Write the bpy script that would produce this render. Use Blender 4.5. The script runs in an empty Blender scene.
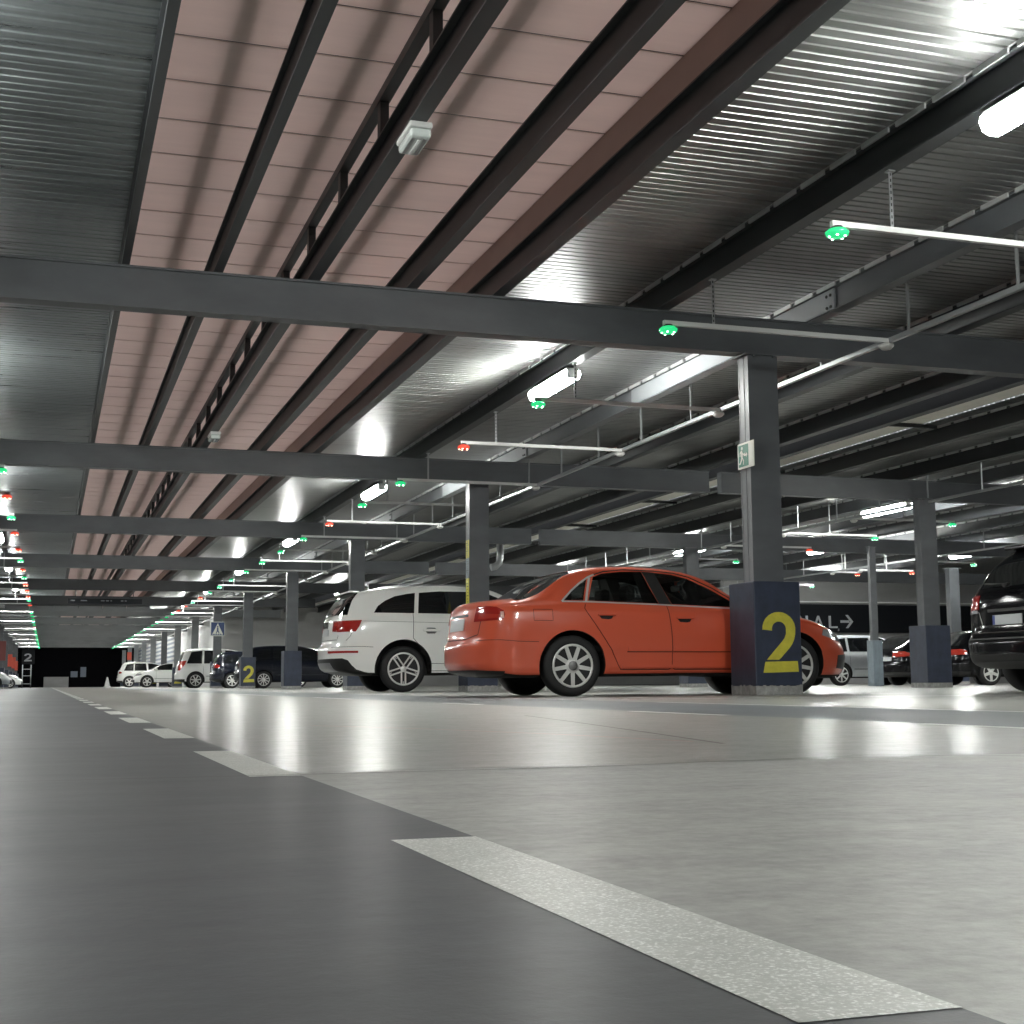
import bpy, bmesh, math, random
from mathutils import Vector, Matrix
from mathutils.bvhtree import BVHTree
random.seed(7)
SC = bpy.context.scene
COL = SC.collection
PI = math.pi

# ---------------------------------------------------------------- materials
def nodes_of(m):
    m.use_nodes = True
    nt = m.node_tree
    return nt, nt.nodes, nt.links, nt.nodes['Principled BSDF']

def mat(name, base, rough=.5, metal=0., coat=0., spec=.5, emit=None, estr=0., vary=0., vscale=(8, 8, 8), bump=0., bscale=120., rvary=0., alpha=1.):
    m = bpy.data.materials.new(name)
    nt, N, L, p = nodes_of(m)
    p.inputs['Base Color'].default_value = (*base, 1)
    p.inputs['Roughness'].default_value = rough
    p.inputs['Metallic'].default_value = metal
    p.inputs['Coat Weight'].default_value = coat
    p.inputs['Coat Roughness'].default_value = .04
    p.inputs['Specular IOR Level'].default_value = spec
    p.inputs['Alpha'].default_value = alpha
    if emit:
        p.inputs['Emission Color'].default_value = (*emit, 1)
        p.inputs['Emission Strength'].default_value = estr
    if vary or rvary or bump:
        tc = N.new('ShaderNodeTexCoord'); mp = N.new('ShaderNodeMapping')
        mp.inputs['Scale'].default_value = vscale
        L.new(tc.outputs['Object'], mp.inputs['Vector'])
        nz = N.new('ShaderNodeTexNoise'); nz.inputs['Detail'].default_value = 6; nz.inputs['Scale'].default_value = 1
        nz.inputs['Roughness'].default_value = .6
        L.new(mp.outputs['Vector'], nz.inputs['Vector'])
        if vary:
            mr = N.new('ShaderNodeMapRange')
            mr.inputs['From Min'].default_value = .3; mr.inputs['From Max'].default_value = .7
            mr.inputs['To Min'].default_value = 1 - vary; mr.inputs['To Max'].default_value = 1 + vary
            L.new(nz.outputs['Fac'], mr.inputs['Value'])
            mx = N.new('ShaderNodeMix'); mx.data_type = 'RGBA'; mx.blend_type = 'MULTIPLY'
            mx.inputs['Factor'].default_value = 1
            mx.inputs[6].default_value = (*base, 1)
            L.new(mr.outputs['Result'], mx.inputs[7])
            L.new(mx.outputs[2], p.inputs['Base Color'])
        if rvary:
            mr2 = N.new('ShaderNodeMapRange')
            mr2.inputs['From Min'].default_value = .3; mr2.inputs['From Max'].default_value = .7
            mr2.inputs['To Min'].default_value = max(.02, rough - rvary); mr2.inputs['To Max'].default_value = rough + rvary
            L.new(nz.outputs['Fac'], mr2.inputs['Value']); L.new(mr2.outputs['Result'], p.inputs['Roughness'])
        if bump:
            nb = N.new('ShaderNodeTexNoise'); nb.inputs['Scale'].default_value = bscale; nb.inputs['Detail'].default_value = 4
            L.new(tc.outputs['Object'], nb.inputs['Vector'])
            b = N.new('ShaderNodeBump'); b.inputs['Strength'].default_value = bump; b.inputs['Distance'].default_value = .01
            L.new(nb.outputs['Fac'], b.inputs['Height']); L.new(b.outputs['Normal'], p.inputs['Normal'])
    return m

def floor_mat(name, dark, light, rough, rvar, speck=0., bump=.15, coat=.3, crough=.2):
    """worn, waxed concrete or paint: large patches, stretched scuffs and fine grain"""
    m = bpy.data.materials.new(name)
    nt, N, L, p = nodes_of(m)
    tc = N.new('ShaderNodeTexCoord')
    def noise(scale, detail=6, rgh=.6):
        mp = N.new('ShaderNodeMapping'); mp.inputs['Scale'].default_value = scale
        L.new(tc.outputs['Object'], mp.inputs['Vector'])
        n = N.new('ShaderNodeTexNoise'); n.inputs['Scale'].default_value = 1; n.inputs['Detail'].default_value = detail
        n.inputs['Roughness'].default_value = rgh
        L.new(mp.outputs['Vector'], n.inputs['Vector'])
        return n.outputs['Fac']
    def math_(op, a, b):
        n = N.new('ShaderNodeMath'); n.operation = op
        for i, v in enumerate((a, b)):
            if isinstance(v, (int, float)): n.inputs[i].default_value = v
            else: L.new(v, n.inputs[i])
        return n.outputs[0]
    big = noise((.9, .55, 1), 5)
    scuff = noise((2.2, 7, 1), 8, .7)
    fine = noise((45, 45, 45), 6, .7)
    mid = noise((7, 11, 7), 8, .72)
    f = math_('ADD', math_('MULTIPLY', big, .25), math_('ADD', math_('MULTIPLY', scuff, .22), math_('ADD', math_('MULTIPLY', fine, .25), math_('MULTIPLY', mid, .28))))
    r = N.new('ShaderNodeValToRGB')
    r.color_ramp.elements[0].position = .40; r.color_ramp.elements[0].color = (*dark, 1)
    r.color_ramp.elements[1].position = .60; r.color_ramp.elements[1].color = (*light, 1)
    L.new(f, r.inputs['Fac'])
    col = r.outputs['Color']
    if speck:
        sp = noise((330, 330, 330), 4, .6)
        mr = N.new('ShaderNodeMapRange'); mr.inputs['From Min'].default_value = .52; mr.inputs['From Max'].default_value = .68
        L.new(sp, mr.inputs['Value'])
        mx = N.new('ShaderNodeMix'); mx.data_type = 'RGBA'; mx.blend_type = 'ADD'
        L.new(math_('MULTIPLY', mr.outputs['Result'], speck), mx.inputs['Factor'])
        L.new(col, mx.inputs[6]); mx.inputs[7].default_value = (1, 1, 1, 1)
        col = mx.outputs[2]
    L.new(col, p.inputs['Base Color'])
    mr = N.new('ShaderNodeMapRange'); mr.inputs['From Min'].default_value = .3; mr.inputs['From Max'].default_value = .7
    mr.inputs['To Min'].default_value = rough - rvar; mr.inputs['To Max'].default_value = rough + rvar
    L.new(math_('ADD', math_('MULTIPLY', scuff, .5), math_('MULTIPLY', big, .5)), mr.inputs['Value'])
    L.new(mr.outputs['Result'], p.inputs['Roughness'])
    b = N.new('ShaderNodeBump'); b.inputs['Strength'].default_value = bump; b.inputs['Distance'].default_value = .004
    L.new(math_('ADD', fine, math_('MULTIPLY', scuff, .12)), b.inputs['Height']); L.new(b.outputs['Normal'], p.inputs['Normal'])
    p.inputs['Specular IOR Level'].default_value = .22
    p.inputs['Coat Weight'].default_value = coat
    p.inputs['Coat Roughness'].default_value = crough
    return m

def glass_mat(name, tint=(.80, .84, .82), reflect=.08):
    m = bpy.data.materials.new(name); m.use_nodes = True
    nt = m.node_tree; N = nt.nodes; L = nt.links; N.clear()
    out = N.new('ShaderNodeOutputMaterial'); mix = N.new('ShaderNodeMixShader')
    t = N.new('ShaderNodeBsdfTransparent'); t.inputs['Color'].default_value = (*tint, 1)
    g = N.new('ShaderNodeBsdfGlossy'); g.inputs['Roughness'].default_value = .02
    fr = N.new('ShaderNodeFresnel'); fr.inputs['IOR'].default_value = 1.5
    L.new(fr.outputs[0], mix.inputs[0]); L.new(t.outputs[0], mix.inputs[1]); L.new(g.outputs[0], mix.inputs[2])
    L.new(mix.outputs[0], out.inputs['Surface'])
    return m

M = {}
M['concrete'] = floor_mat('polished_concrete', (.150, .150, .140), (.330, .330, .308), .55, .10, bump=.22, coat=.14, crough=.34)
M['concrete_shiny'] = floor_mat('burnished_concrete', (.140, .140, .131), (.300, .300, .280), .50, .10, bump=.12, coat=.50, crough=.23)
M['lane'] = floor_mat('dark_lane_paint', (.016, .018, .021), (.039, .042, .047), .58, .10, bump=.16, coat=.16, crough=.34)
M['walkway'] = floor_mat('grey_walkway_paint', (.046, .053, .060), (.075, .084, .092), .55, .07, bump=.08, coat=.06, crough=.3)
M['marking'] = floor_mat('white_road_paint', (.30, .31, .285), (.44, .45, .42), .45, .08, speck=.35, bump=.2, coat=.12, crough=.35)
M['joint'] = mat('floor_joint', (.045, .042, .040), .7)
M['redline'] = mat('faded_red_line', (.20, .045, .04), .5)
M['steel'] = mat('grey_painted_steel', (.105, .112, .120), .42, vary=.16, vscale=(1.2, 1.2, 3), bump=.05, bscale=40)
M['steel_dark'] = mat('charcoal_painted_steel', (.034, .037, .040), .45, vary=.2, vscale=(2, .6, 3))
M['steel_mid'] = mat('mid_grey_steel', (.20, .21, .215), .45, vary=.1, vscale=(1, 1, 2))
M['steel_light'] = mat('pale_steel', (.27, .285, .295), .45, vary=.1, vscale=(1, 1, 2))
M['deck'] = mat('galvanised_deck', (.27, .275, .27), .36, .85, vary=.28, vscale=(.5, 7, 7), rvary=.08)
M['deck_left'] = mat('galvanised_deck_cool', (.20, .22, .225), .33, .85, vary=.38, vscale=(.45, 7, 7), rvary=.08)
M['pink'] = mat('pink_sandwich_panel', (.90, .77, .72), .38, vary=.07, vscale=(.7, 6, 4))
# translucency added to brighten the pink panels: they pass some of the sky above
_m = M['pink']; _N = _m.node_tree.nodes; _L = _m.node_tree.links
_t = _N.new('ShaderNodeBsdfTranslucent'); _t.inputs['Color'].default_value = (.95, .815, .765, 1)
_x = _N.new('ShaderNodeMixShader'); _x.inputs[0].default_value = .45
_o = [n for n in _N if n.type == 'OUTPUT_MATERIAL'][0]
_L.new(_N['Principled BSDF'].outputs[0], _x.inputs[1]); _L.new(_t.outputs[0], _x.inputs[2]); _L.new(_x.outputs[0], _o.inputs['Surface'])
M['groove'] = mat('panel_joint', (.10, .10, .10), .6)
M['fascia'] = mat('brown_fascia', (.36, .255, .22), .45, vary=.08, vscale=(1, 1, 2))
M['cream'] = mat('cream_panel', (.88, .86, .77), .5, vary=.05)
M['galv'] = mat('galvanised_tube', (.36, .375, .38), .42, .6)
M['white_metal'] = mat('white_metal', (.60, .61, .60), .4)
M['blue'] = mat('navy_plinth_paint', (.030, .039, .066), .45, vary=.25, vscale=(6, 6, 5), bump=.12, bscale=70)
M['bluegrey'] = mat('bluegrey_plinth_paint', (.17, .21, .24), .5, vary=.15, vscale=(5, 5, 5))
M['bare'] = mat('bare_concrete', (.30, .30, .29), .75, vary=.3, vscale=(14, 14, 9), bump=.4, bscale=60)
M['yellow'] = mat('yellow_stencil_paint', (.55, .50, .055), .5, vary=.12, vscale=(16, 16, 16))
M['lamp'] = mat('lamp_diffuser', (.9, .9, .9), .4, emit=(.98, 1.0, .96), estr=122)
M['lampbody'] = mat('lamp_housing', (.62, .63, .63), .45)
M['green'] = mat('green_led_lens', (.02, .28, .11), .25, emit=(.02, .62, .20), estr=.55)
M['green_pt'] = mat('green_led_point', (.6, 1, .8), .3, emit=(.5, 1, .70), estr=7)
M['red'] = mat('red_led_lens', (.42, .05, .035), .25, emit=(.9, .09, .05), estr=.4)
M['red_pt'] = mat('red_led_point', (1, .6, .5), .3, emit=(1, .45, .3), estr=8)
M['sensor'] = mat('sensor_plastic', (.45, .45, .43), .35)
M['plastic_clear'] = mat('clear_lamp_cover', (.62, .68, .66), .18, coat=.6)
M['wall'] = mat('grey_wall', (.26, .26, .26), .7, vary=.12, vscale=(.6, .6, 1.5))
M['wall_light'] = mat('light_grey_wall', (.56, .56, .55), .65, vary=.10, vscale=(.5, .5, 2))
M['night'] = mat('black_back_wall', (.002, .002, .003), .9, spec=.1)
M['sign_black'] = mat('black_sign_board', (.006, .007, .009), .6, spec=.2)
M['sign_text'] = mat('grey_sign_lettering', (.34, .35, .36), .5)
M['sign_green'] = mat('green_sign_face', (.03, .20, .13), .4)
M['sign_white'] = mat('white_sign_face', (.72, .74, .66), .45)
M['sign_blue'] = mat('blue_sign_face', (.03, .06, .17), .4)
M['orange'] = mat('orange_red_sign', (.75, .10, .05), .45)
M['louvre'] = mat('blue_grey_louvre', (.16, .19, .24), .5)
# cars
def paint(n, c, **k): return mat(n, c, k.pop('rough', .28), coat=k.pop('coat', 1.), **k)
M['car_red'] = paint('red_car_paint', (.66, .105, .048))
M['car_white'] = paint('white_car_paint', (.90, .91, .88))
M['car_black'] = paint('black_car_paint', (.004, .004, .005), rough=.12, coat=.0, spec=.30)
M['car_navy'] = paint('navy_car_paint', (.006, .008, .016), rough=.25, coat=.6, spec=.4)
M['car_silver'] = paint('silver_car_paint', (.40, .42, .44), metal=.3)
M['tyre'] = mat('tyre_rubber', (.014, .014, .015), .7)
M['rim'] = mat('silver_alloy', (.74, .74, .72), .35, .25)
M['rim_dark'] = mat('wheel_inner_dark', (.012, .012, .012), .6)
M['alu'] = mat('satin_aluminium', (.62, .63, .63), .38, .55)
M['hub'] = mat('hub_cap', (.25, .25, .25), .4, .3)
M['glass_dark'] = mat('dark_car_glass', (.006, .007, .008), .04, coat=1.)
M['glass'] = glass_mat('tinted_car_glass')
M['chrome'] = mat('chrome', (.80, .81, .80), .12, 1.)
M['black_plastic'] = mat('black_plastic', (.012, .012, .012), .5)
M['under'] = mat('underbody', (.008, .008, .008), .8)
M['gap'] = mat('panel_gap', (.010, .006, .005), .7)
M['tail'] = mat('tail_lamp_red', (.20, .016, .013), .12, coat=1., emit=(.8, .03, .02), estr=.05)
M['tail_lit'] = mat('tail_lamp_lit', (.32, .03, .02), .12, coat=1., emit=(1, .10, .06), estr=.03)
M['tail_clear'] = mat('tail_lamp_clear', (.75, .45, .38), .1, coat=1.)
M['head'] = mat('head_lamp', (.75, .78, .80), .06, .6, coat=1.)
M['plate'] = mat('number_plate', (.40, .42, .43), .4)
M['plate_blue'] = mat('number_plate_band', (.03, .05, .20), .4)
M['seat'] = mat('dark_seat_cloth', (.012, .012, .012), .85)

# ---------------------------------------------------------------- mesh helpers
def link(o, parent=None):
    COL.objects.link(o)
    if parent is not None: o.parent = parent
    return o

def obj(name, bm, m, parent=None, smooth=False, loc=None):
    me = bpy.data.meshes.new(name)
    bm.normal_update(); bm.to_mesh(me); bm.free()
    for x in (m if isinstance(m, (list, tuple)) else [m]): me.materials.append(x)
    if smooth:
        me.polygons.foreach_set('use_smooth', [True] * len(me.polygons))
        if smooth != 'all': me.set_sharp_from_angle(angle=math.radians(35))
    o = bpy.data.objects.new(name, me)
    if loc is not None: o.location = loc
    return link(o, parent)

def tag(o, label=None, cat=None, group=None, kind=None):
    if label: o['label'] = label
    if cat: o['category'] = cat
    if group: o['group'] = group
    if kind: o['kind'] = kind
    return o

def thing(name, label, cat, loc=(0, 0, 0), rz=0., group=None):
    o = bpy.data.objects.new(name, None); o.empty_display_size = .2
    o.location = loc; o.rotation_euler = (0, 0, rz)
    link(o); return tag(o, label, cat, group)

def copy_tree(o, parent=None):
    c = o.copy(); COL.objects.link(c); c.parent = parent
    for ch in list(o.children): copy_tree(ch, c)
    return c

def B(): return bmesh.new()

def box(bm, x0, x1, y0, y1, z0, z1, mi=0, bev=0.):
    r = bmesh.ops.create_cube(bm, size=1)
    vs = r['verts']
    for v in vs:
        v.co.x = x0 if v.co.x < 0 else x1
        v.co.y = y0 if v.co.y < 0 else y1
        v.co.z = z0 if v.co.z < 0 else z1
    fs = set(f for v in vs for f in v.link_faces)
    for f in fs: f.material_index = mi
    if bev:
        es = list(set(e for v in vs for e in v.link_edges))
        rr = bmesh.ops.bevel(bm, geom=es, offset=bev, segments=2, affect='EDGES', profile=.5)
        for f in rr['faces']: f.material_index = mi
    return vs

def prism(bm, poly, axis, a, b, mi=0):
    """closed prism; poly 2D. axis 'y': poly=(x,z); 'x': poly=(y,z); 'z': poly=(x,y)"""
    def P(p, t):
        return (p[0], t, p[1]) if axis == 'y' else (t, p[0], p[1]) if axis == 'x' else (p[0], p[1], t)
    A = [bm.verts.new(P(p, a)) for p in poly]; Bv = [bm.verts.new(P(p, b)) for p in poly]
    n = len(poly); fs = []
    fs.append(bm.faces.new(A)); fs.append(bm.faces.new(Bv[::-1]))
    for i in range(n):
        j = (i + 1) % n
        fs.append(bm.faces.new((A[j], A[i], Bv[i], Bv[j])))
    bmesh.ops.recalc_face_normals(bm, faces=fs)
    for f in fs: f.material_index = mi
    return fs

def tube(bm, p0, p1, r, n=10, mi=0, cap=True):
    p0 = Vector(p0); p1 = Vector(p1); d = (p1 - p0).normalized()
    u = d.orthogonal().normalized(); w = d.cross(u)
    A = []; Bv = []
    for i in range(n):
        t = 2 * PI * i / n; o = (u * math.cos(t) + w * math.sin(t)) * r
        A.append(bm.verts.new(p0 + o)); Bv.append(bm.verts.new(p1 + o))
    for i in range(n):
        j = (i + 1) % n
        f = bm.faces.new((A[i], A[j], Bv[j], Bv[i])); f.material_index = mi; f.smooth = True
    if cap:
        bm.faces.new(A[::-1]).material_index = mi; bm.faces.new(Bv).material_index = mi

def polytube(bm, pts, r, n=8, mi=0):
    pts = [Vector(p) for p in pts]; rings = []
    for i, p in enumerate(pts):
        d = ((pts[min(i + 1, len(pts) - 1)] - pts[max(i - 1, 0)])).normalized()
        u = d.cross(Vector((.13, .97, .2))).normalized(); w = d.cross(u)
        rings.append([bm.verts.new(p + (u * math.cos(2 * PI * k / n) + w * math.sin(2 * PI * k / n)) * r) for k in range(n)])
    for a, b in zip(rings, rings[1:]):
        for k in range(n):
            f = bm.faces.new((a[k], a[(k + 1) % n], b[(k + 1) % n], b[k])); f.smooth = True; f.material_index = mi
    bm.faces.new(rings[0][::-1]); bm.faces.new(rings[-1])

def lathe(bm, prof, axis='z', n=24, center=(0, 0, 0), mi=0, smooth=True):
    """prof: list of (r, h) along the axis"""
    rings = []
    c = Vector(center)
    for r, h in prof:
        ring = []
        for k in range(n):
            t = 2 * PI * k / n; a = r * math.cos(t); b = r * math.sin(t)
            v = (a, b, h) if axis == 'z' else (a, h, b) if axis == 'y' else (h, a, b)
            ring.append(bm.verts.new(c + Vector(v)))
        rings.append(ring)
    fs = []
    for a, b in zip(rings, rings[1:]):
        for k in range(n):
            f = bm.faces.new((a[k], a[(k + 1) % n], b[(k + 1) % n], b[k])); f.smooth = smooth; f.material_index = mi; fs.append(f)
    for ring in (rings[0], rings[-1]):
        f = bm.faces.new(ring); f.material_index = mi; fs.append(f)
    bmesh.ops.recalc_face_normals(bm, faces=fs)

def ibeam(bm, axis, a0, a1, c, z0, z1, bf, tf=.016, tw=.012, mi=0):
    """I-section along axis 'x' or 'y' from a0 to a1, centred at c in the other direction"""
    def bx(c0, c1, zz0, zz1):
        if axis == 'x': box(bm, a0, a1, c0, c1, zz0, zz1, mi)
        else: box(bm, c0, c1, a0, a1, zz0, zz1, mi)
    bx(c - bf / 2, c + bf / 2, z0, z0 + tf)
    bx(c - bf / 2, c + bf / 2, z1 - tf, z1)
    bx(c - tw / 2, c + tw / 2, z0 + tf, z1 - tf)

ORD = ['zeroth', 'first', 'second', 'third', 'fourth', 'fifth', 'sixth', 'seventh', 'eighth', 'ninth', 'tenth', 'eleventh', 'twelfth',
       'thirteenth', 'fourteenth', 'fifteenth', 'sixteenth', 'seventeenth', 'eighteenth', 'nineteenth', 'twentieth']
def ordw(n):
    if n <= 20: return ORD[n]
    t = {2: 'twenty', 3: 'thirty', 4: 'forty'}[n // 10]
    return ({2: 'twentieth', 3: 'thirtieth', 4: 'fortieth'}[n // 10]) if n % 10 == 0 else t + '-' + ORD[n % 10]
EXPOSURE = 1.0
S_BAY = 10.397
def YK(k): return 13.26 + S_BAY * (k - 1)
Z_B0, Z_B1 = 3.745, 4.155         # cross beams
Z_P0, Z_P1 = 4.155, 4.44          # longitudinal girders
Z_D = 4.455                       # underside of the metal deck
Z_PINK = 4.87
Y_NEAR, Y_FAR = -6., 150.

# ---------------------------------------------------------------- floor (one slab, its paint laid on it)
fl = B()
FM = [M['concrete'], M['lane'], M['walkway'], M['marking'], M['joint'], M['redline'], M['concrete_shiny']]
def quad(x0, x1, y0, y1, z, mi):
    f = fl.faces.new([fl.verts.new(p) for p in ((x0, y0, z), (x1, y0, z), (x1, y1, z), (x0, y1, z))]); f.material_index = mi
def strip(pts, w, z, mi):
    for (a, b) in zip(pts, pts[1:]):
        a = Vector((*a, z)); b = Vector((*b, z)); d = (b - a).normalized(); n = Vector((-d.y, d.x, 0)) * w / 2
        f = fl.faces.new([fl.verts.new(p) for p in (a - n, b - n, b + n, a + n)]); f.material_index = mi
box(fl, -16.4, 50.4, Y_NEAR, Y_FAR + .4, -.3, 0, 0)
quad(.398, 50, 2.36, Y_FAR, .0002, 6)
quad(-2.3, .398, Y_NEAR, Y_FAR, .0004, 1)
quad(2.86, 4.22, Y_NEAR, Y_FAR, .0004, 2)
yy = .56 - 1.735
while yy < 140:
    quad(.314, .398, yy, yy + (.76 if yy < 1 else .92), .0009, 3); yy += 1.735 if yy > .4 else 1.73
for y0, y1 in ((3.2, 4.1), (5.55, 6.6), (9.2, 10.2), (13.5, 15.5), (19, 22), (27, 31), (38, 44), (52, 60)):
    quad(2.80, 2.86, y0, y1, .0009, 3)
for y0, y1 in ((3.6, 9.4), (11, 13), (17, 23), (26, 36)):
    quad(4.22, 4.26, y0, y1, .0009, 3)
for k in range(40):
    quad(4.7, 9.3, 11.1 + 2.6 * k, 11.2 + 2.6 * k, .0009, 3)
strip([(-2.2, 2.42), (.3, 2.31), (.9, 2.30), (1.53, 2.42)], .007, .0013, 4)
strip([(1.53, 2.46), (1.9, 2.2), (2.85, 1.9)], .009, .0013, 4)
strip([(2.05, 6.0), (1.88, 4.95), (1.67, 3.77), (1.53, 3.02)], .012, .0013, 4)
strip([(.9, 5.0), (1.16, 4.47), (1.39, 3.77), (1.52, 3.16)], .012, .0013, 5)
for k in range(1, 14): strip([(.4, 2.4 + 5.2 * k), (2.86, 2.4 + 5.2 * k)], .008, .0013, 4)
tag(obj('floor', fl, FM), kind='structure')

# ---------------------------------------------------------------- walls
def wall(name, m, *b): 
    bm = B(); box(bm, *b); return tag(obj(name, bm, m), kind='structure')
wall('wall_left', M['wall'], -16.4, -16.2, Y_NEAR, Y_FAR, 0, 4.9)
wall('wall_right', M['wall'], 50.2, 50.4, Y_NEAR, Y_FAR, 0, 4.9)
wall('wall_front', M['wall'], -16.4, 50.4, Y_NEAR - .3, Y_NEAR - .1, 0, 4.9)  # unseen wall added behind the camera to keep sky light out
wall('wall_back', M['night'], -16.2, 8.9, Y_FAR + .2, Y_FAR + .4, 0, 4.9)
wall('wall_side', M['wall_light'], 9.0, 50.2, 78.0, 78.3, 0, 4.9)
wall('wall_corner', M['wall'], 25.6, 50.2, 50.2, 50.45, 0, 4.9)
wall('wall_passage', M['wall_light'], 8.9, 9.0, 78.0, Y_FAR, 0, 4.9)

# ---------------------------------------------------------------- ceiling: ribbed deck sheets, pink panels, fascias
def deck(name, m, x0, x1, z, y0=Y_NEAR, y1=Y_FAR):
    bm = B(); P = .48
    prof = [(0, 0)]
    for q in range(4): prof += [(.12 * q + .088, 0), (.12 * q + .098, .022 if q < 3 else .036), (.12 * q + .113, .022 if q < 3 else .036), (.12 * q + .12, 0)]
    n = int((y1 - y0) / P); rows = []
    for k in range(n):
        for (dy, dz) in prof[:-1]:
            rows.append((y0 + k * P + dy, z + dz))
    rows.append((y0 + n * P, z))
    A = [bm.verts.new((x0, y, zz)) for y, zz in rows]; Bv = [bm.verts.new((x1, y, zz)) for y, zz in rows]
    for i in range(len(rows) - 1): bm.faces.new((A[i], A[i + 1], Bv[i + 1], Bv[i]))
    bm.normal_update()
    bm.faces.ensure_lookup_table()
    if bm.faces[0].normal.z > 0:
        bmesh.ops.reverse_faces(bm, faces=bm.faces[:])
    return tag(obj(name, bm, m), kind='structure')
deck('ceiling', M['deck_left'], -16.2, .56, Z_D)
deck('ceiling', M['deck'], 4.47, 11.95, Z_D)
deck('ceiling', M['deck'], 14.0, 50.2, Z_D)
bm = B(); box(bm, 12.55, 14.0, Y_NEAR, Y_FAR, Z_D + .02, Z_D + .06); tag(obj('ceiling', bm, M['cream']), kind='structure')
bm = B(); box(bm, 11.95, 12.55, Y_NEAR, Y_FAR, Z_D + .15, Z_D + .2); tag(obj('ceiling', bm, M['steel_dark']), kind='structure')
bm = B()                                                       # pink panels with their joints
y = 9.80 * 1.014 - .793 * 21
while y < Y_FAR:
    box(bm, .56, 4.44, y + .014, y + .793 - .014, Z_PINK, Z_PINK + .012, 0)
    box(bm, .56, 4.44, y - .014, y + .014, Z_PINK + .008, Z_PINK + .03, 1)
    y += .793
for xb in (1.20, 2.13, 3.05): box(bm, xb - .075, xb + .075, Y_NEAR, Y_FAR, Z_PINK + .035, Z_PINK + .16, 1)      # unseen bars added above the panels to cast soft shadow bands
tag(obj('ceiling', bm, [M['pink'], M['groove']]), kind='structure')
bm = B(); box(bm, 4.44, 4.47, Y_NEAR, Y_FAR, Z_P1 + .012, Z_PINK + .05); tag(obj('trim_1', bm, M['fascia']), kind='structure')
bm = B(); box(bm, .565, .59, Y_NEAR, Y_FAR, Z_P1 + .012, Z_PINK + .05); tag(obj('trim_2', bm, M['steel_dark']), kind='structure')

# ---------------------------------------------------------------- cross beams
for k in range(1, 14):
    yb = YK(k) + .285
    ends = ((-16.15, 11.93, 'main'), (12.2, 50.1 if k < 4 else 34, 'far')) if k < 6 else ((-16.15, 11.93, 'main'),)
    for x0, x1, side in ends:
        bm = B(); ibeam(bm, 'x', x0, x1, yb, Z_B0, Z_B1, .20, .022, .14)
        if side == 'far': box(bm, x0 - .012, x0, yb - .1, yb + .1, Z_B0, Z_B1)
        o = obj('cross_beam', bm, M['steel'] if k < 5 else M['steel_dark'] if k < 7 else M['steel_mid'])  # far beams in lighter steel: distance haze put into the colour
        if side == 'main':
            where = {1: 'resting on the pillar painted with the big 2', 2: 'resting on the pillar behind the red car', 3: 'resting on the pillar behind the white SUV'}.get(k, 'crossing the aisle far down the hall' if k > 6 else 'crossing the aisle')
            lab = f'{ordw(k)} grey steel cross beam from the camera, {where}'
        else:
            lab = f'{ordw(k)} short grey steel beam from the camera beyond the roof gap on the right'
        tag(o, lab, 'beam', 'steel cross beams under the roof')

# ---------------------------------------------------------------- girders running down the hall
def girder(xr, label, m='steel_dark', w=.13, z0=Z_P0, z1=Z_P1, y1=Y_FAR):
    bm = B(); ibeam(bm, 'y', Y_NEAR, y1, xr - w / 2, z0, z1, w, .014, .012)
    o = tag(obj('roof_girder', bm, M[m]), label, 'girder', 'steel girders running down the hall')
    if xr > 5: lit_teeth(o, xr - w)
    return o
def lit_teeth(o, xl):
    """pale toothed strip standing in for light through the deck ribs above the girder"""
    lo = []; y = Y_NEAR
    while y < 70:
        lo += [(y, Z_P1 + .012), (y + .10, Z_P1 + .012), (y + .10, Z_P1 - .030), (y + .48, Z_P1 - .030)]; y += .48
    cb = B(); prism(cb, [(Y_NEAR, Z_P1 + .014)] + lo + [(y, Z_P1 + .014)], 'x', xl - .022, xl - .004)
    return obj('lit_gap_strip', cb, M['alu'], o)  # pale metal teeth painted in where lit rib openings would show
girder(-5.1, 'charcoal roof girder over the bays left of the aisle, second left of the pink panels', 'steel')
girder(-3.2, 'charcoal roof girder over the left pillars, third left of the pink panels', 'steel')
girder(-1.27, 'charcoal roof girder left of the aisle carrying the left row of lamps')
girder(.622, 'leftmost charcoal girder under the pink panels, at the edge of the metal deck', w=.072)
girder(1.505, 'second charcoal girder from the left under the pink panels', w=.09)
girder(3.466, 'charcoal girder under the pink panels, right of the ladder truss', w=.115)
girder(4.40, 'heavy charcoal girder along the brown right edge of the pink panels', w=.13)
girder(6.282, 'charcoal girder carrying the lamps right of the pink panels', w=.15)
girder(9.98, 'dark girder just right of the pillar row', w=.15)
girder(11.88, 'dark girder along the left edge of the roof gap', w=.16, z0=Z_P0 - .0)
girder(12.56, 'dark girder along the right edge of the roof gap', w=.16)
for i, x in enumerate((14.45, 16.35, 18.25, 20.1, 22.0, 23.9, 25.8, 27.7, 29.6)):
    girder(x, f'{ordw(i + 1)} steel girder to the right of the cream roof strip', 'steel_dark' if i < 2 else 'steel', w=.15)
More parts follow.
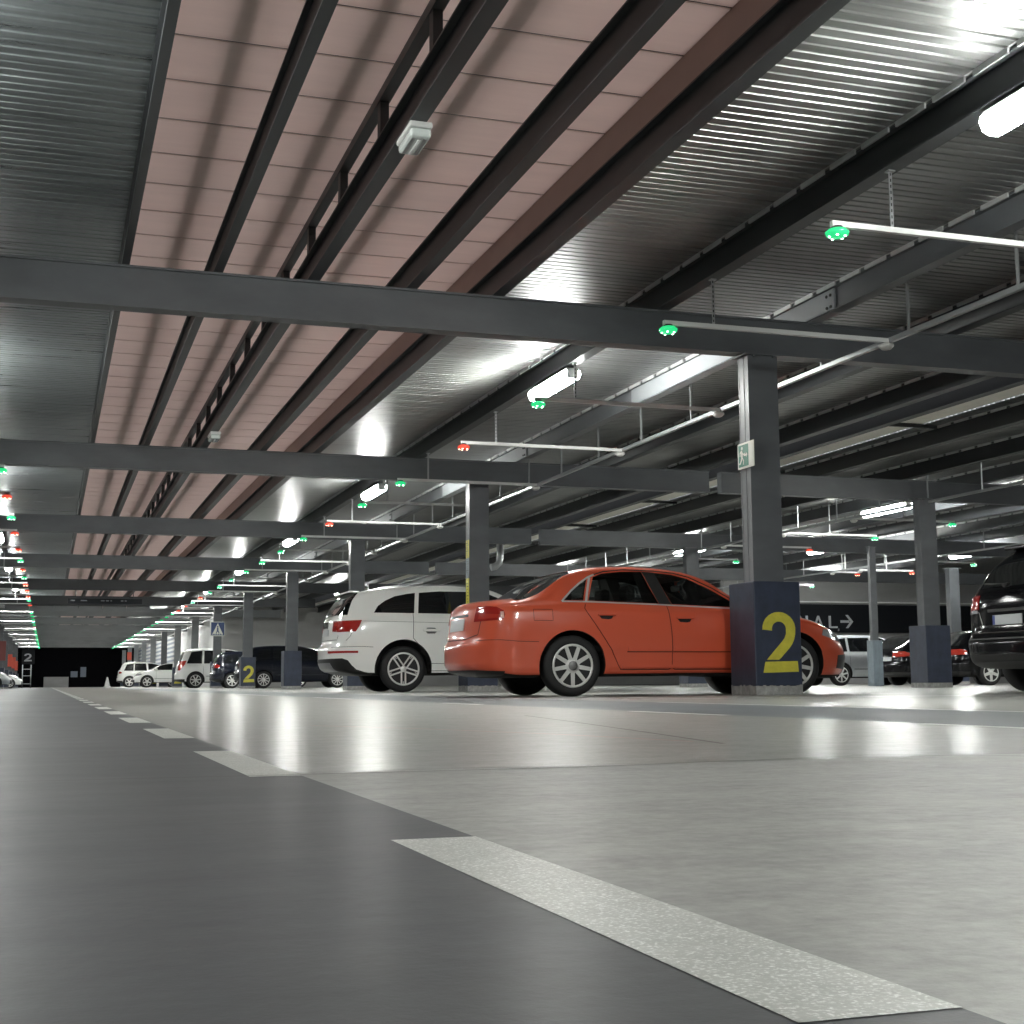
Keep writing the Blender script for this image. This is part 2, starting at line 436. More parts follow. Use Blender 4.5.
# girder on the pillar line: spliced out of dark and pale lengths
g = thing('roof_girder', 'girder over the row of pillars with pale spliced lengths', 'girder', (8.07, 0, 0), group='steel girders running down the hall')
bm = B(); ibeam(bm, 'y', Y_NEAR, Y_FAR, 0, Z_P0, Z_P1, .15, .014, .012); obj('beam', bm, M['steel'], g); lit_teeth(g, -.075)
for k in range(1, 8):
    bm = B(); y0 = YK(k) - .30
    box(bm, -.075, .075, y0, y0 + 5.6, Z_P0 - .004, Z_P0 + .012); box(bm, -.03, .03, y0, y0 + 5.6, Z_P0 + .02, Z_P1 - .02)
    for dz in (.07, .2):
        for dy in (.06, .14): tube(bm, (-.042, y0 + dy, Z_P0 + dz), (-.03, y0 + dy, Z_P0 + dz), .018, 6, 1)
    obj('splice_plate', bm, [M['steel_light'], M['black_plastic']], g)
# ladder truss in the middle of the pink panels
XT = 2.40
g = thing('ladder_truss', 'charcoal ladder truss along the middle of the pink ceiling panels', 'truss', (XT, 0, 0))
bm = B(); ibeam(bm, 'y', Y_NEAR, Y_FAR, 0, Z_P0, Z_P0 + .27, .125, .014, .012); obj('lower_beam', bm, M['steel_dark'], g)
bm = B(); box(bm, -.045, .045, Y_NEAR, Y_FAR, Z_PINK - .125, Z_PINK - .045); obj('upper_rail', bm, M['steel_dark'], g)
for k in range(30):
    y = 8.80 - 1.60 * 4 + 1.60 * k
    bm = B(); box(bm, -.035, .035, y - .05, y + .05, Z_P0 + .27, Z_PINK - .125); obj('post', bm, M['steel_dark'], g)
# struts across the cream strip
for i in range(8):
    yq = 9.5 + 5.2 * i
    bm = B(); box(bm, 12.57, 14.3, yq, yq + .05, Z_D - .05, Z_D + .015)
    tag(obj('roof_strut', bm, M['steel_dark']), f'{ordw(i + 1)} thin dark strut from the camera across the cream roof strip', 'strut', 'struts under the cream strip')

# ---------------------------------------------------------------- pillars
def two_poly():
    """stencilled 2 in plinth-face units: x 0..0.56, z 0..1.21"""
    def px(x, y): return ((x - 347) / 305 * .56, (860 - y) / 730 * 1.21)
    out = []
    cx, cy, ro, ri = 505., 438., 108., 46.
    N = 14
    for i in range(N + 1):                                     # outer arc from left terminal over the top to the right side
        a = PI * (1.02 - 1.06 * i / N) ; out.append((cx + ro * math.cos(a), cy - ro * 1.02 * math.sin(a)))
    out += [(611, 470), (603, 505), (588, 537), (566, 566), (540, 594), (517, 620), (500, 635)]
    out += [(421, 635), (455, 596), (490, 556), (520, 522), (540, 497), (550, 468)]
    for i in range(N + 1):
        a = -.05 * PI + 1.05 * PI * i / N; out.append((cx + ri * math.cos(a), cy - ri * 1.05 * math.sin(a)))
    out.append((460, 448)); out.append((397, 442))
    body = [px(*q) for q in out]
    bar = [px(*q) for q in ((411, 648), (622, 643), (627, 712), (396, 718))]
    return body, bar
TWO_BODY, TWO_BAR = two_poly()
def flat(bm, poly, origin, ux, uz, mi=0):
    o = Vector(origin); ux = Vector(ux); uz = Vector(uz)
    f = bm.faces.new([bm.verts.new(o + ux * a + uz * b) for a, b in poly]); f.material_index = mi
    return f
def solid(bm, poly, origin, ux, uz, th, mi=0):
    """thin solid with the outline poly, th metres thick towards ux x uz"""
    f = flat(bm, poly, origin, ux, uz, mi)
    r = bmesh.ops.extrude_face_region(bm, geom=[f])
    n = Vector(ux).cross(Vector(uz)).normalized() * th
    for v in [e for e in r['geom'] if isinstance(e, bmesh.types.BMVert)]: v.co += n
    for e in r['geom']:
        if isinstance(e, bmesh.types.BMFace): e.material_index = mi
    bmesh.ops.recalc_face_normals(bm, faces=bm.faces[:])

def pillar(x, y, label, two=False, plinth='blue', steel='steel', group='grey steel pillars in the main row', detail=True, dx=0.):
    """x, y: the near left corner of the plinth"""
    g = thing('pillar', label, 'pillar', (x, y, 0), group=group)
    bm = B(); box(bm, 0, .56, 0, .57, .095, 1.21, 0, .012); pl = obj('plinth', bm, M[plinth], g)
    if detail:
        bm = B()
        for kx in range(14): box(bm, .04 * kx, .04 * kx + .0395, -.002, .0, .085, .085 + .02 * random.random() + .008)
        for kx in range(14): box(bm, -.002, .0, .0405 * kx, .0405 * kx + .04, .085, .085 + .02 * random.random() + .005)
        box(bm, 0, .56, 0, .57, 0, .095, 0, .006)
    else:
        bm = B(); box(bm, 0, .56, 0, .57, 0, .095)
    obj('base_band', bm, M['bare'] if plinth == 'blue' else M[plinth], g)
    sx0, sx1, sy0, sy1 = .097, .462, .17, .40
    bm = B()
    box(bm, sx0, sx1, sy0, sy0 + .02, 1.2, Z_B0 - .02); box(bm, sx0, sx1, sy1 - .02, sy1, 1.2, Z_B0 - .02)
    box(bm, sx0 + .004, sx1 - .004, sy0 + .02, sy1 - .02, 1.2, Z_B0 - .02)
    box(bm, sx0 + .0, sx0 + .004, (sy0 + sy1) / 2 - .012, (sy0 + sy1) / 2 + .012, 1.2, Z_B0 - .02)
    obj('shaft', bm, M[steel], g)
    bm = B(); box(bm, sx0 - .05, sx1 + .05, sy0 - .05, sy1 + .05, Z_B0 - .02, Z_B0)
    for bx_ in (sx0 + .05, sx1 - .07): box(bm, bx_, bx_ + .03, sy0 - .04, sy0 - .012, Z_B0 - .04, Z_B0 - .02)
    obj('cap_plate', bm, M['steel'], g)
    if two:
        bm = B()
        for p in (TWO_BODY, TWO_BAR): solid(bm, p, (0, -.0005, 0), (1, 0, 0), (0, 0, 1), .0015)
        obj('painted_number', bm, M['yellow'], pl)
    return g
mainlab = {1: 'grey steel pillar on a navy plinth with a large yellow 2, in front of the red car',
           2: 'grey steel pillar behind the boot of the red car, beside the white SUV, with a sticker strip',
           3: 'grey steel pillar rising behind the roof of the white SUV',
           4: 'grey steel pillar on a plain navy plinth in front of the dark hatchback',
           5: 'grey steel pillar with a yellow 2 in front of the rear door of the dark hatchback',
           6: 'grey steel pillar carrying the blue pedestrian crossing sign',
           7: 'grey steel pillar rising behind the white people carrier, nearer one of two',
           8: 'grey steel pillar with a yellow 2 mostly hidden by the bumper of the white people carrier',
           9: 'dark pillar on a dark plinth just left of the white people carrier',
           10: 'distant pillar with a small yellow 2 in front of the white car with round wheels',
           11: 'distant grey pillar in front of the bonnet of the white car, left of the far yellow 2',
           12: 'distant grey pillar in front of the side windows of the far white SUV',
           13: 'distant grey pillar rising behind the far white SUV',
           14: 'most distant grey pillar of the right row, at the edge of the black end wall'}
PILLARS = {}
for k in range(1, 15):
    PILLARS[k] = pillar({2: 6.945, 3: 7.02}.get(k, 7.12), YK(k) - (.25 if k == 2 else 0), mainlab[k], two=k in (1, 5, 8, 10), detail=k < 3, steel='steel_mid' if k in (7, 8) else 'steel_light' if k > 9 else 'steel')  # farther pillars use paler steel to imitate the haze of distance
row2 = [(16.25, 23.3, 'grey pillar on a navy plinth between the red car and the black car at the right edge', 'blue'),
        (16.1, 33.7, 'grey pillar of the second row seen just above the red roof, left of the big pillar', 'blue'),
        (16.1, 44.1, 'grey pillar of the second row seen over the middle of the red roof, farther back', 'blue'),
        (20.86, 32.3, 'slim grey pillar on a pale grey blue plinth beside the silver car', 'bluegrey'),
        (27.5, 38.0, 'grey pillar between the navy plinth and the black car at the right edge, far back', 'blue')]
for x, y, l, p in row2:
    q = pillar(x, y, l, plinth=p, steel='steel_dark' if x > 27 else 'steel', group='grey steel pillars of the second row', detail=False)
    if p == 'bluegrey': q.scale = (.52, .52, 1)
for i, k in enumerate((7, 8, 9, 10, 11, 12)):
    pillar(-2.95, YK(k), f'{ordw(i + 1)} visible grey pillar from the camera along the left edge of the aisle', group='pillars left of the aisle', detail=False, two=(k == 12))

# ---------------------------------------------------------------- signs
# exit sign on the first pillar
XS, Y0 = 7.205, YK(1) + .03
g = thing('exit_sign', 'small green and white running man exit sign on the big pillar', 'sign', (XS, Y0 + .2, 2.47))
# local: width along -y (seen from the left), so ux = (0,-1,0)
def onsign(bm, poly, th, off, mi=0): solid(bm, poly, (-off, .19, 0), (0, -1, 0), (0, 0, 1), th, mi)
R = lambda x0, x1, y0, y1: [(x0, y0), (x1, y0), (x1, y1), (x0, y1)]
bm = B(); onsign(bm, R(0, .37, 0, .285), .008, 0); obj('plate', bm, M['sign_white'], g)
bm = B(); onsign(bm, R(.022, .245, .022, .263), .002, .008); obj('green_panel', bm, M['sign_green'], g)
bm = B()
onsign(bm, [(.105 + .020 * math.cos(a * PI / 6), .226 + .020 * math.sin(a * PI / 6)) for a in range(12)], .002, .010)
onsign(bm, [(.075, .20), (.105, .205), (.125, .165), (.118, .12), (.088, .115), (.078, .16)], .002, .010)
onsign(bm, [(.055, .185), (.08, .20), (.08, .185), (.064, .172), (.064, .14), (.052, .14)], .002, .0101)
onsign(bm, [(.112, .182), (.150, .160), (.168, .172), (.172, .160), (.150, .142), (.112, .165)], .002, .0102)
onsign(bm, [(.088, .125), (.108, .125), (.098, .092), (.062, .052), (.036, .052), (.036, .066), (.056, .070), (.078, .098)], .002, .0103)
onsign(bm, [(.100, .125), (.120, .125), (.148, .085), (.140, .044), (.124, .044), (.130, .082)], .002, .0104)
onsign(bm, [(.150, .135), (.20, .135), (.20, .118), (.23, .145), (.20, .172), (.20, .155), (.150, .155)], .002, .0105)
obj('running_man', bm, M['sign_white'], g)
bm = B(); onsign(bm, R(.250, .345, .030, .255), .002, .008); obj('door_symbol', bm, M['sign_white'], g)
# pedestrian crossing sign on the sixth pillar
g = thing('crossing_sign', 'square blue pedestrian crossing sign with a white triangle on a distant pillar', 'sign', (7.06, YK(6) + .13, 2.38))
bm = B(); box(bm, 0, .66, 0, .03, 0, .66); obj('plate', bm, M['sign_white'], g)
bm = B(); box(bm, .03, .63, -.006, 0, .03, .63); obj('blue_panel', bm, M['sign_blue'], g)
bm = B(); solid(bm, [(.08, .07), (.58, .07), (.33, .60)], (0, -.006, 0), (1, 0, 0), (0, 0, 1), .004); obj('triangle', bm, M['sign_white'], g)
bm = B()
solid(bm, [(.33 + .035 * math.cos(a * PI / 5), .43 + .035 * math.sin(a * PI / 5)) for a in range(10)], (0, -.010, 0), (1, 0, 0), (0, 0, 1), .003)
solid(bm, [(.30, .39), (.36, .39), (.365, .25), (.42, .12), (.38, .12), (.33, .22), (.28, .12), (.24, .12), (.295, .25)], (0, -.010, 0), (1, 0, 0), (0, 0, 1), .003)
for q in range(4): solid(bm, R(.14 + .1 * q, .19 + .1 * q, .075, .105), (0, -.0101, 0), (1, 0, 0), (0, 0, 1), .003)
obj('walking_figure', bm, M['sign_blue'], g)
# sticker strip on the second pillar
g = thing('sticker_strip', 'yellow and pale blue sticker strip on the side of the pillar behind the red car', 'sticker', (6.945 + .097 - .004, YK(2) - .25 + .19, 0))
for nm, z0, z1, m in (('yellow_sticker', 2.36, 2.68, 'yellow'), ('blue_sticker', 2.0, 2.355, 'bluegrey'), ('yellow_sticker', 1.50, 1.995, 'yellow')):
    bm = B(); box(bm, -.002, .004, 0, .19, z0, z1)
    for q in range(9): 
        zz = z0 + (z1 - z0) * (q + .3) / 9; box(bm, -.003, -.002, .03 + .02 * (q % 3), .10 + .02 * (q % 4), zz, zz + .012, 1)
    obj(nm, bm, [M[m], M['black_plastic']], g)
# lettered black board on the corner wall
g = thing('direction_board', 'long black direction board with grey letters NAL and an arrow', 'sign', (27.2, 50.1, 2.1))
bm = B(); box(bm, 0, 15.5, -.12, 0, 0, 1.15, 0, .01); obj('board', bm, M['sign_black'], g)
bm = B(); box(bm, -.2, 15.6, -.16, -.1, 1.22, 1.27); obj('rail', bm, M['white_metal'], g)
LET = {'N': [[(0, 0), (.10, 0), (.10, .62), (0, .62)], [(.32, 0), (.42, 0), (.42, .62), (.32, .62)], [(.10, .62), (.0, .62), (.32, 0), (.42, 0)]],
       'A': [[(0, 0), (.10, 0), (.27, .62), (.19, .62)], [(.36, 0), (.46, 0), (.27, .62), (.19, .62)], [(.09, .16), (.37, .16), (.34, .25), (.12, .25)]],
       'L': [[(0, 0), (.10, 0), (.10, .62), (0, .62)], [(.10, 0), (.38, 0), (.38, .09), (.10, .09)]]}
bm = B()
for ch, xo in (('N', 1.62), ('A', 2.30), ('L', 3.03)):
    bm = B()
    for i, p in enumerate(LET[ch]): solid(bm, [(xo + a * 1.08, .18 + b * .80) for a, b in p], (0, -.121 - .0003 * i, 0), (1, 0, 0), (0, 0, 1), .004)
    obj('letter', bm, M['sign_text'], g)
bm = B()
solid(bm, [(3.44, .06), (3.51, .06), (3.51, .15), (3.46, .15)], (0, -.121, 0), (1, 0, 0), (0, 0, 1), .004)
obj('comma', bm, M['sign_text'], g)
bm = B()
solid(bm, [(3.58, .40), (4.00, .40), (4.00, .50), (3.58, .50)], (0, -.121, 0), (1, 0, 0), (0, 0, 1), .004)
solid(bm, [(3.82, .72), (3.94, .72), (4.18, .45), (3.94, .18), (3.82, .18), (4.04, .45)], (0, -.1215, 0), (1, 0, 0), (0, 0, 1), .004)
obj('arrow', bm, M['sign_text'], g)
# dark overhead board and the grey panels below it
g = thing('overhead_board', 'long black overhead sign board hung across the aisle in the distance', 'sign', (.70, 60., 0))
bm = B(); box(bm, 0, 2.95, 0, .12, 3.50, 3.72); obj('board', bm, M['sign_black'], g)
for x0, x1 in ((.10, .28), (.5, .75), (1.30, 1.45), (1.50, 1.62), (1.68, 1.74), (2.1, 2.2), (2.25, 2.33)):
    bm = B(); box(bm, x0, x1, -.004, 0, 3.61, 3.66); obj('faint_mark', bm, M['steel'], g)
for x in (.3, 2.6):
    bm = B(); tube(bm, (x, .06, 3.72), (x, .06, 4.45), .015, 6); obj('hanger', bm, M['steel_dark'], g)
g = thing('hanging_bulkhead', 'grey panelled bulkhead hung across the aisle below the black board', 'panel', (-1.9, 66., 0))
for q in range(6):
    bm = B(); box(bm, q * 1.05, q * 1.05 + 1.03, 0, .06, 3.50, 3.86, 0, .004); obj('panel', bm, M['steel_mid'], g)
bm = B(); box(bm, 0, 6.3, .02, .1, 3.86, 4.155); obj('carrier', bm, M['steel_dark'], g)
# orange-red notice boards on the left pillars
for i, (x, y, z0, z1, w) in enumerate(((-2.83, YK(8) - .05, 1.62, 2.75, .50), (-2.80, YK(10) - .05, 1.55, 2.42, .36), (-2.78, YK(11) - .05, 1.55, 2.42, .36), (-2.76, YK(12) - .05, 1.5, 2.3, .3))):
    bm = B(); box(bm, x, x + w, y, y + .04, z0, z1, 0, .005)
    tag(obj('wall_sign', bm, M['orange' if i else 'redline']), f'{ordw(i + 1)} upright red board from the camera on the pillars left of the aisle', 'sign', 'red boards on the left pillars')
g = thing('number_board', 'small dark board with a pale figure 2 above the trolley at the left', 'sign', (-1.95, 116, 1.85))
bm = B(); box(bm, 0, .95, 0, .05, 0, 1.15, 0, .01); obj('board', bm, M['sign_black'], g)
bm = B()
for p in (TWO_BODY, TWO_BAR): solid(bm, [(a * 1.35 + .05, b * .95) for a, b in p], (0, -.002, 0), (1, 0, 0), (0, 0, 1), .004)
obj('painted_number', bm, M['sign_text'], g)
bm = B(); tube(bm, (.5, .025, 1.15), (.5, .025, 3.745), .02, 6); obj('hanger', bm, M['steel_dark'], g)
bm = B(); box(bm, 7.16, 7.56, YK(13) + .08, YK(13) + .12, 2.55, 3.3, 0, .01)
tag(obj('wall_sign', bm, M['orange']), 'tiny red sign on one of the farthest pillars beside the black end wall', 'sign')
# louvre strips on the far wall, seen between the distant pillars
for i in range(6):
    bm = B(); box(bm, 8.86, 8.895, 106, 149, 1.9 + .33 * i, 2.05 + .33 * i)
    tag(obj('wall_vent', bm, M['louvre']), f'{ordw(i + 1)} blue grey louvre strip from the bottom on the far side wall', 'louvre', 'louvre strips')
# things by the black end wall
bm = B(); box(bm, -.35, 2.05, 149.2, 149.9, 0, 1.05, 0, .02); tag(obj('concrete_block', bm, M['wall']), 'low grey block in front of the black end wall', 'block')
for i, (x0, x1, z0, z1) in enumerate(((2.25, 2.92, 1.02, 1.62), (3.2, 3.75, 1.04, 2.05))):
    bm = B(); box(bm, x0, x1, 150.1, 150.2, z0, z1); tag(obj('window_panel', bm, M['louvre']), ('left' if i == 0 else 'right') + ' small dull blue panel on the black end wall', 'panel')
bm = B(); lathe(bm, [(.36, 0), (.36, .05), (.28, .06), (.06, .98), (.02, 1.0)], n=16, center=(5.75, 147, 0)); tag(obj('traffic_cone', bm, M['white_metal']), 'pale cone standing before the black end wall', 'cone')
# small trolley by the left pillars
g = thing('trolley', 'grey wheeled trolley standing by the left pillars far down the aisle', 'trolley', (-1.5, 112, 0))
bm = B()
for x in (-.3, .3):
    for y in (-.4, .4): tube(bm, (x, y, .25), (x, y, 1.75), .03, 6)
for z in (.3, .9, 1.4): box(bm, -.33, .33, -.43, .43, z, z + .04)
obj('frame', bm, M['galv'], g)
for x in (-.3, .3):
    for y in (-.4, .4):
        bm = B(); lathe(bm, [(.02, -.03), (.14, -.03), (.14, .03), (.02, .03)], 'x', 12, (x, y, .14)); obj('wheel', bm, M['tyre'], g)

# ---------------------------------------------------------------- lamps
def lamp(x, y, z, label, group, zt=Z_P0, L=1.42):
    g = thing('ceiling_lamp', label, 'lamp', (x, y, z), group=group)
    bm = B(); box(bm, -.09, .09, -L / 2, L / 2, .062, .10, 0, .012); obj('housing', bm, M['lampbody'], g)
    bm = B()
    prof = [(-.100, .062), (-.110, .02), (-.086, -.042), (-.04, -.065), (.04, -.065), (.086, -.042), (.110, .02), (.100, .062)]
    prism(bm, prof, 'y', -L / 2 + .0, L / 2 - .0); obj('diffuser', bm, M['lamp'], g)
    for s in (-1, 1):
        bm = B(); box(bm, -.08, .08, s * L / 2 - .005, s * L / 2 + .02, -.045, .09, 0, .008); obj('end_cap', bm, M['white_metal'], g)
    for s in (-1, 1):
        bm = B(); box(bm, -.02, .02, s * L * .36 - .02, s * L * .36 + .02, .10, zt - z); obj('bracket', bm, M['galv'], g)
    return g
RY = [-3.0, 7.15, 16.9, 27.6, 37.9, 48.3, 58.7, 69.1, 79.5, 90, 100.5, 111, 121.5, 132, 142]
n = 0
for y in RY:
    n += y > 0
    lamp(6.21, y, 4.02, f'{ordw(n)} lit ceiling lamp from the camera in the row right of the pink panels' if y > 0 else 'lit ceiling lamp behind the camera, right row', 'lamps in the right row')
n = 0
for y in (-2.5, 8.6, 18.6, 28.7, 38.8, 48.6, 58.7, 69, 79.6, 90, 100, 110, 121, 132, 142):
    n += y > 30
    lamp(-1.335, y, 4.02, f'{ordw(n)} visible lit ceiling lamp from the camera in the row left of the aisle' if y > 30 else 'lit lamp left of the aisle, out of view %s' % ('behind the camera' if y < 0 else 'before the first cross beam' if y < 13 else 'before the second cross beam' if y < 23 else 'before the third cross beam'), 'lamps in the left row')
for x, y, l in ((18.18, 27.4, 'lit lamp beside the top of the second row pillar, at the right'), (18.18, 37.8, 'lit lamp glowing just above the red car roof, left of the big pillar'),
                (21.93, 36.3, 'lit lamp between the big pillar and the second row pillar, upper one'), (26.9, 45.9, 'lit lamp just right of the navy plinth of the big pillar, lowest of the group'),
                (27.15, 36.5, 'lit lamp above the black car at the right edge'), (18.18, 17.0, 'lit lamp outside the view at the far right'), (26.6, 24.0, 'lit lamp outside the view beyond the right edge'),
                (18.18, 48.3, 'lit lamp low over the red roof near the windscreen, far back'), (11.7, 58.5, 'lit lamp above the dark hatchback, right of the crossing sign')):
    lamp(x, y, 4.02, l, 'lamps over the right hand bays', L=1.42 if x < 12 else 1.75)

# ---------------------------------------------------------------- bay indicators on their rails
Z_R = 3.645
def indicator(xl, xc, y, colour, label, group, hang=(), zt=Z_P0, dot=True):
    """xl: lamp end of the rail; xc: the other end at the cable duct"""
    s = 1 if xc > xl else -1
    g = thing('bay_indicator', label, 'indicator', (xl, y, Z_R), group=group)
    bm = B(); box(bm, min(0, xc - xl), max(0, xc - xl), -.022, .022, 0, .045); obj('rail', bm, M['white_metal'], g)
    bm = B(); lathe(bm, [(.03, .0), (.07, -.012), (.095, -.035), (.085, -.06), (.05, -.075), (.012, -.078)], n=20, center=(s * .05, 0, -.008)); ln = obj('lamp_lens', bm, M[colour], g)
    if dot:
        bm = B()
        for q in range(5):
            a = 2 * PI * q / 5 + .4; lathe(bm, [(.003, -.008), (.012, 0), (.003, .008)], n=6, center=(s * .05 + .062 * math.cos(a), .062 * math.sin(a), -.079))
        obj('led', bm, M[colour + '_pt'], ln)
    bm = B(); lathe(bm, [(.045, .0), (.045, -.012), (.03, -.02)], n=14, center=(s * .05, 0, .004)); obj('lamp_mount', bm, M['black_plastic'], g)
    for hx in hang:
        bm = B(); x = hx - xl
        box(bm, x - .015, x + .015, -.002, .002, .04, zt - Z_R); box(bm, x - .03, x + .03, -.03, .03, zt - Z_R - .012, zt - Z_R)
        if y < 20:
            for q in range(9): box(bm, x - .005, x + .005, -.0025, .0025, .07 + .05 * q, .095 + .05 * q, 1)
        obj('hanger', bm, [M['galv'], M['black_plastic']], g)
    if dot:
        bm = B(); lathe(bm, [(.03, .02), (.08, .0), (.08, -.02), (.05, -.05), (.01, -.06)], n=18, center=(xc - xl - s * .02, 0, -.02)); sd = obj('bay_sensor', bm, M['sensor'], g)
        bm = B(); lathe(bm, [(.003, -.004), (.010, 0), (.003, .004)], n=6, center=(xc - xl - s * .02, -.035, -.062)); obj('led', bm, M['red_pt'], sd)
    return g
RI = [(9.12, 'green'), (12.24, 'green'), (16.1, 'green'), (19.4, 'red'), (23.3, 'green'), (26.4, 'green'), (29.75, 'red'), (33, 'green'), (36.4, 'green'), (39.8, 'green'), (43.2, 'green'),
      (46.7, 'green'), (50.2, 'green'), (53.4, 'green'), (56.7, 'red'), (59.8, 'green'), (63, 'red'), (66.6, 'red')] + [(70 + 3.45 * q, 'green') for q in range(20)]
for i, (y, c) in enumerate(RI):
    near = {0: 'green lit bay indicator on the white rail nearest the camera, upper right', 1: 'green lit bay indicator in front of the nearest cross beam', 2: 'green lit bay indicator just below the brightest ceiling lamp',
            3: 'nearest red lit bay indicator right of the aisle'}
    lab = near.get(i, f'{ordw(i + 1)} bay indicator from the camera along the right of the aisle, lit {c}')
    indicator(5.66, 8.22, y, c, lab, 'bay indicators right of the aisle', hang=(6.21,) if y < 75 else (), dot=y < 60)
LI = [(9.8, 'green'), (13.2, 'green'), (16.6, 'green'), (19.1, 'red'), (23.6, 'green'), (26.9, 'red'), (30.3, 'green'), (33.4, 'red'), (37.5, 'red'), (40.8, 'green'), (44, 'red'), (47.2, 'green'),
      (50.5, 'red'), (53.7, 'red'), (57.2, 'red'), (60, 'green'), (63.4, 'red'), (66.8, 'green')] + [(70.2 + 3.45 * q, 'red' if q == 5 else 'green') for q in range(20)]
n = 0
for i, (y, c) in enumerate(LI):
    if y < 19: 
        continue
    n += 1
    indicator(-.76, -3.3, y, c, f'{ordw(n)} visible bay indicator from the camera along the left of the aisle, lit {c}', 'bay indicators left of the aisle', hang=(-1.335,) if y < 75 else (), dot=y < 60)
for x0, x1, y, c, l in ((19.2, 16.6, 26.3, 'green', 'green lit bay indicator right of the second row pillar top'), (19.2, 16.6, 29.4, 'green', 'green lit bay indicator left of the second row pillar top'),
                        (19.2, 16.6, 32.5, 'red', 'red lit bay indicator beside the lamp right of the big pillar'), (26.6, 24.6, 35.5, 'green', 'green lit bay indicator above the black car at the right edge'),
                        (25.2, 24.2, 39.7, 'red', 'red lit bay indicator by the slim pillar top'), (26.8, 24.6, 45.3, 'green', 'green lit bay indicator above the bonnet of the red car'),
                        (19.0, 16.6, 36.3, 'green', 'green lit bay indicator just left of the big pillar, over the red roof'), (26.6, 24.6, 38.7, 'red', 'red lit bay indicator on the second row pillar edge')):
    indicator(x0, x1, y, c, l, 'bay indicators over the right hand bays', hang=((x0 + x1) / 2,), zt=Z_D)
def duct(x, y0, y1, label, rods):
    g = thing('cable_duct', label, 'duct', (x, 0, Z_R), group='galvanised cable ducts')
    bm = B(); box(bm, -.028, .028, y0, y1, .002, .055, 0, .006); obj('channel', bm, M['galv'], g)
    for y in rods:
        bm = B(); box(bm, -.012, .012, y - .012, y + .012, .05, Z_D - Z_R - .014); obj('rod', bm, M['galv'], g)
duct(8.25, 5, 110, 'galvanised cable duct on rods right of the pink panels, along the pillar row', [8.5 + 1.7 * q for q in range(24)])
duct(-3.33, 5, 110, 'galvanised cable duct on rods left of the aisle', [30 + 3.4 * q for q in range(18)])
duct(16.57, 14, 48, 'galvanised cable duct on rods along the second row of pillars', [15 + 1.7 * q for q in range(20)])
duct(24.15, 26, 48, 'galvanised cable duct on rods over the dark cars at the right', [27 + 2.4 * q for q in range(9)])
# pipe bend behind the second pillar
bm = B(); polytube(bm, [(11.62, 36, 4.1), (11.62, 36, 3.55), (11.60, 36, 3.40), (11.5, 36, 3.30), (11.36, 36, 3.26)], .10, 12)
tag(obj('ceiling_pipe', bm, M['galv']), 'short grey drain pipe bend under the roof, right of the sticker pillar', 'pipe')
# bulkhead emergency lights under the ladder truss
for i, (y, l) in enumerate(((9.48, 'clear oblong emergency light under the ladder truss, nearest the camera'), (22.4, 'small emergency light under the ladder truss, second from the camera'), (47.5, 'tiny emergency light under the ladder truss, farthest from the camera'))):
    g = thing('emergency_ceiling_light', l, 'light', (XT + .02, y, Z_P0), group='emergency lights under the truss')
    bm = B(); box(bm, -.085, .085, -.21, .21, -.045, 0, 0, .012); obj('base', bm, M['white_metal'], g)
    bm = B(); box(bm, -.078, .078, -.20, .18, -.115, -.045, 0, .022); obj('cover', bm, M['plastic_clear'], g)
    bm = B(); tube(bm, (0, -.14, -.119), (0, .13, -.119), .011, 8); obj('tube', bm, M['white_metal'], g)
    for sx in (-.045, .045):
        bm = B(); box(bm, sx - .014, sx + .014, -.16, .14, -.118, -.112); obj('reflector', bm, M['galv'], g)
    bm = B(); box(bm, -.02, .02, .16, .20, -.03, .0); obj('clip', bm, M['galv'], g)
# ---------------------------------------------------------------- cars
def lerp_tab(tab, x):
    if x <= tab[0][0]: return tab[0][1]
    for (a, b), (c, d) in zip(tab, tab[1:]):
        if x <= c:
            return b + (d - b) * (x - a) / (c - a)
    return tab[-1][1]
def smooth_tab(tab):
    """monotone cubic through the table"""
    n = len(tab); xs = [p[0] for p in tab]; ys = [p[1] for p in tab]
    dl = [(ys[i + 1] - ys[i]) / (xs[i + 1] - xs[i]) for i in range(n - 1)]
    m = [dl[0]] + [0 if dl[i - 1] * dl[i] <= 0 else 2 * dl[i - 1] * dl[i] / (dl[i - 1] + dl[i]) for i in range(1, n - 1)] + [dl[-1]]
    def f(x):
        if x <= xs[0]: return ys[0]
        if x >= xs[-1]: return ys[-1]
        for i in range(n - 1):
            if x <= xs[i + 1]:
                h = xs[i + 1] - xs[i]; t = (x - xs[i]) / h
                return ((1 + 2 * t) * (1 - t) ** 2 * ys[i] + t * (1 - t) ** 2 * h * m[i] + t * t * (3 - 2 * t) * ys[i + 1] + t * t * (t - 1) * h * m[i + 1])
    return f
def sstep(a, b, x):
    t = min(1, max(0, (x - a) / (b - a))); return t * t * (3 - 2 * t)

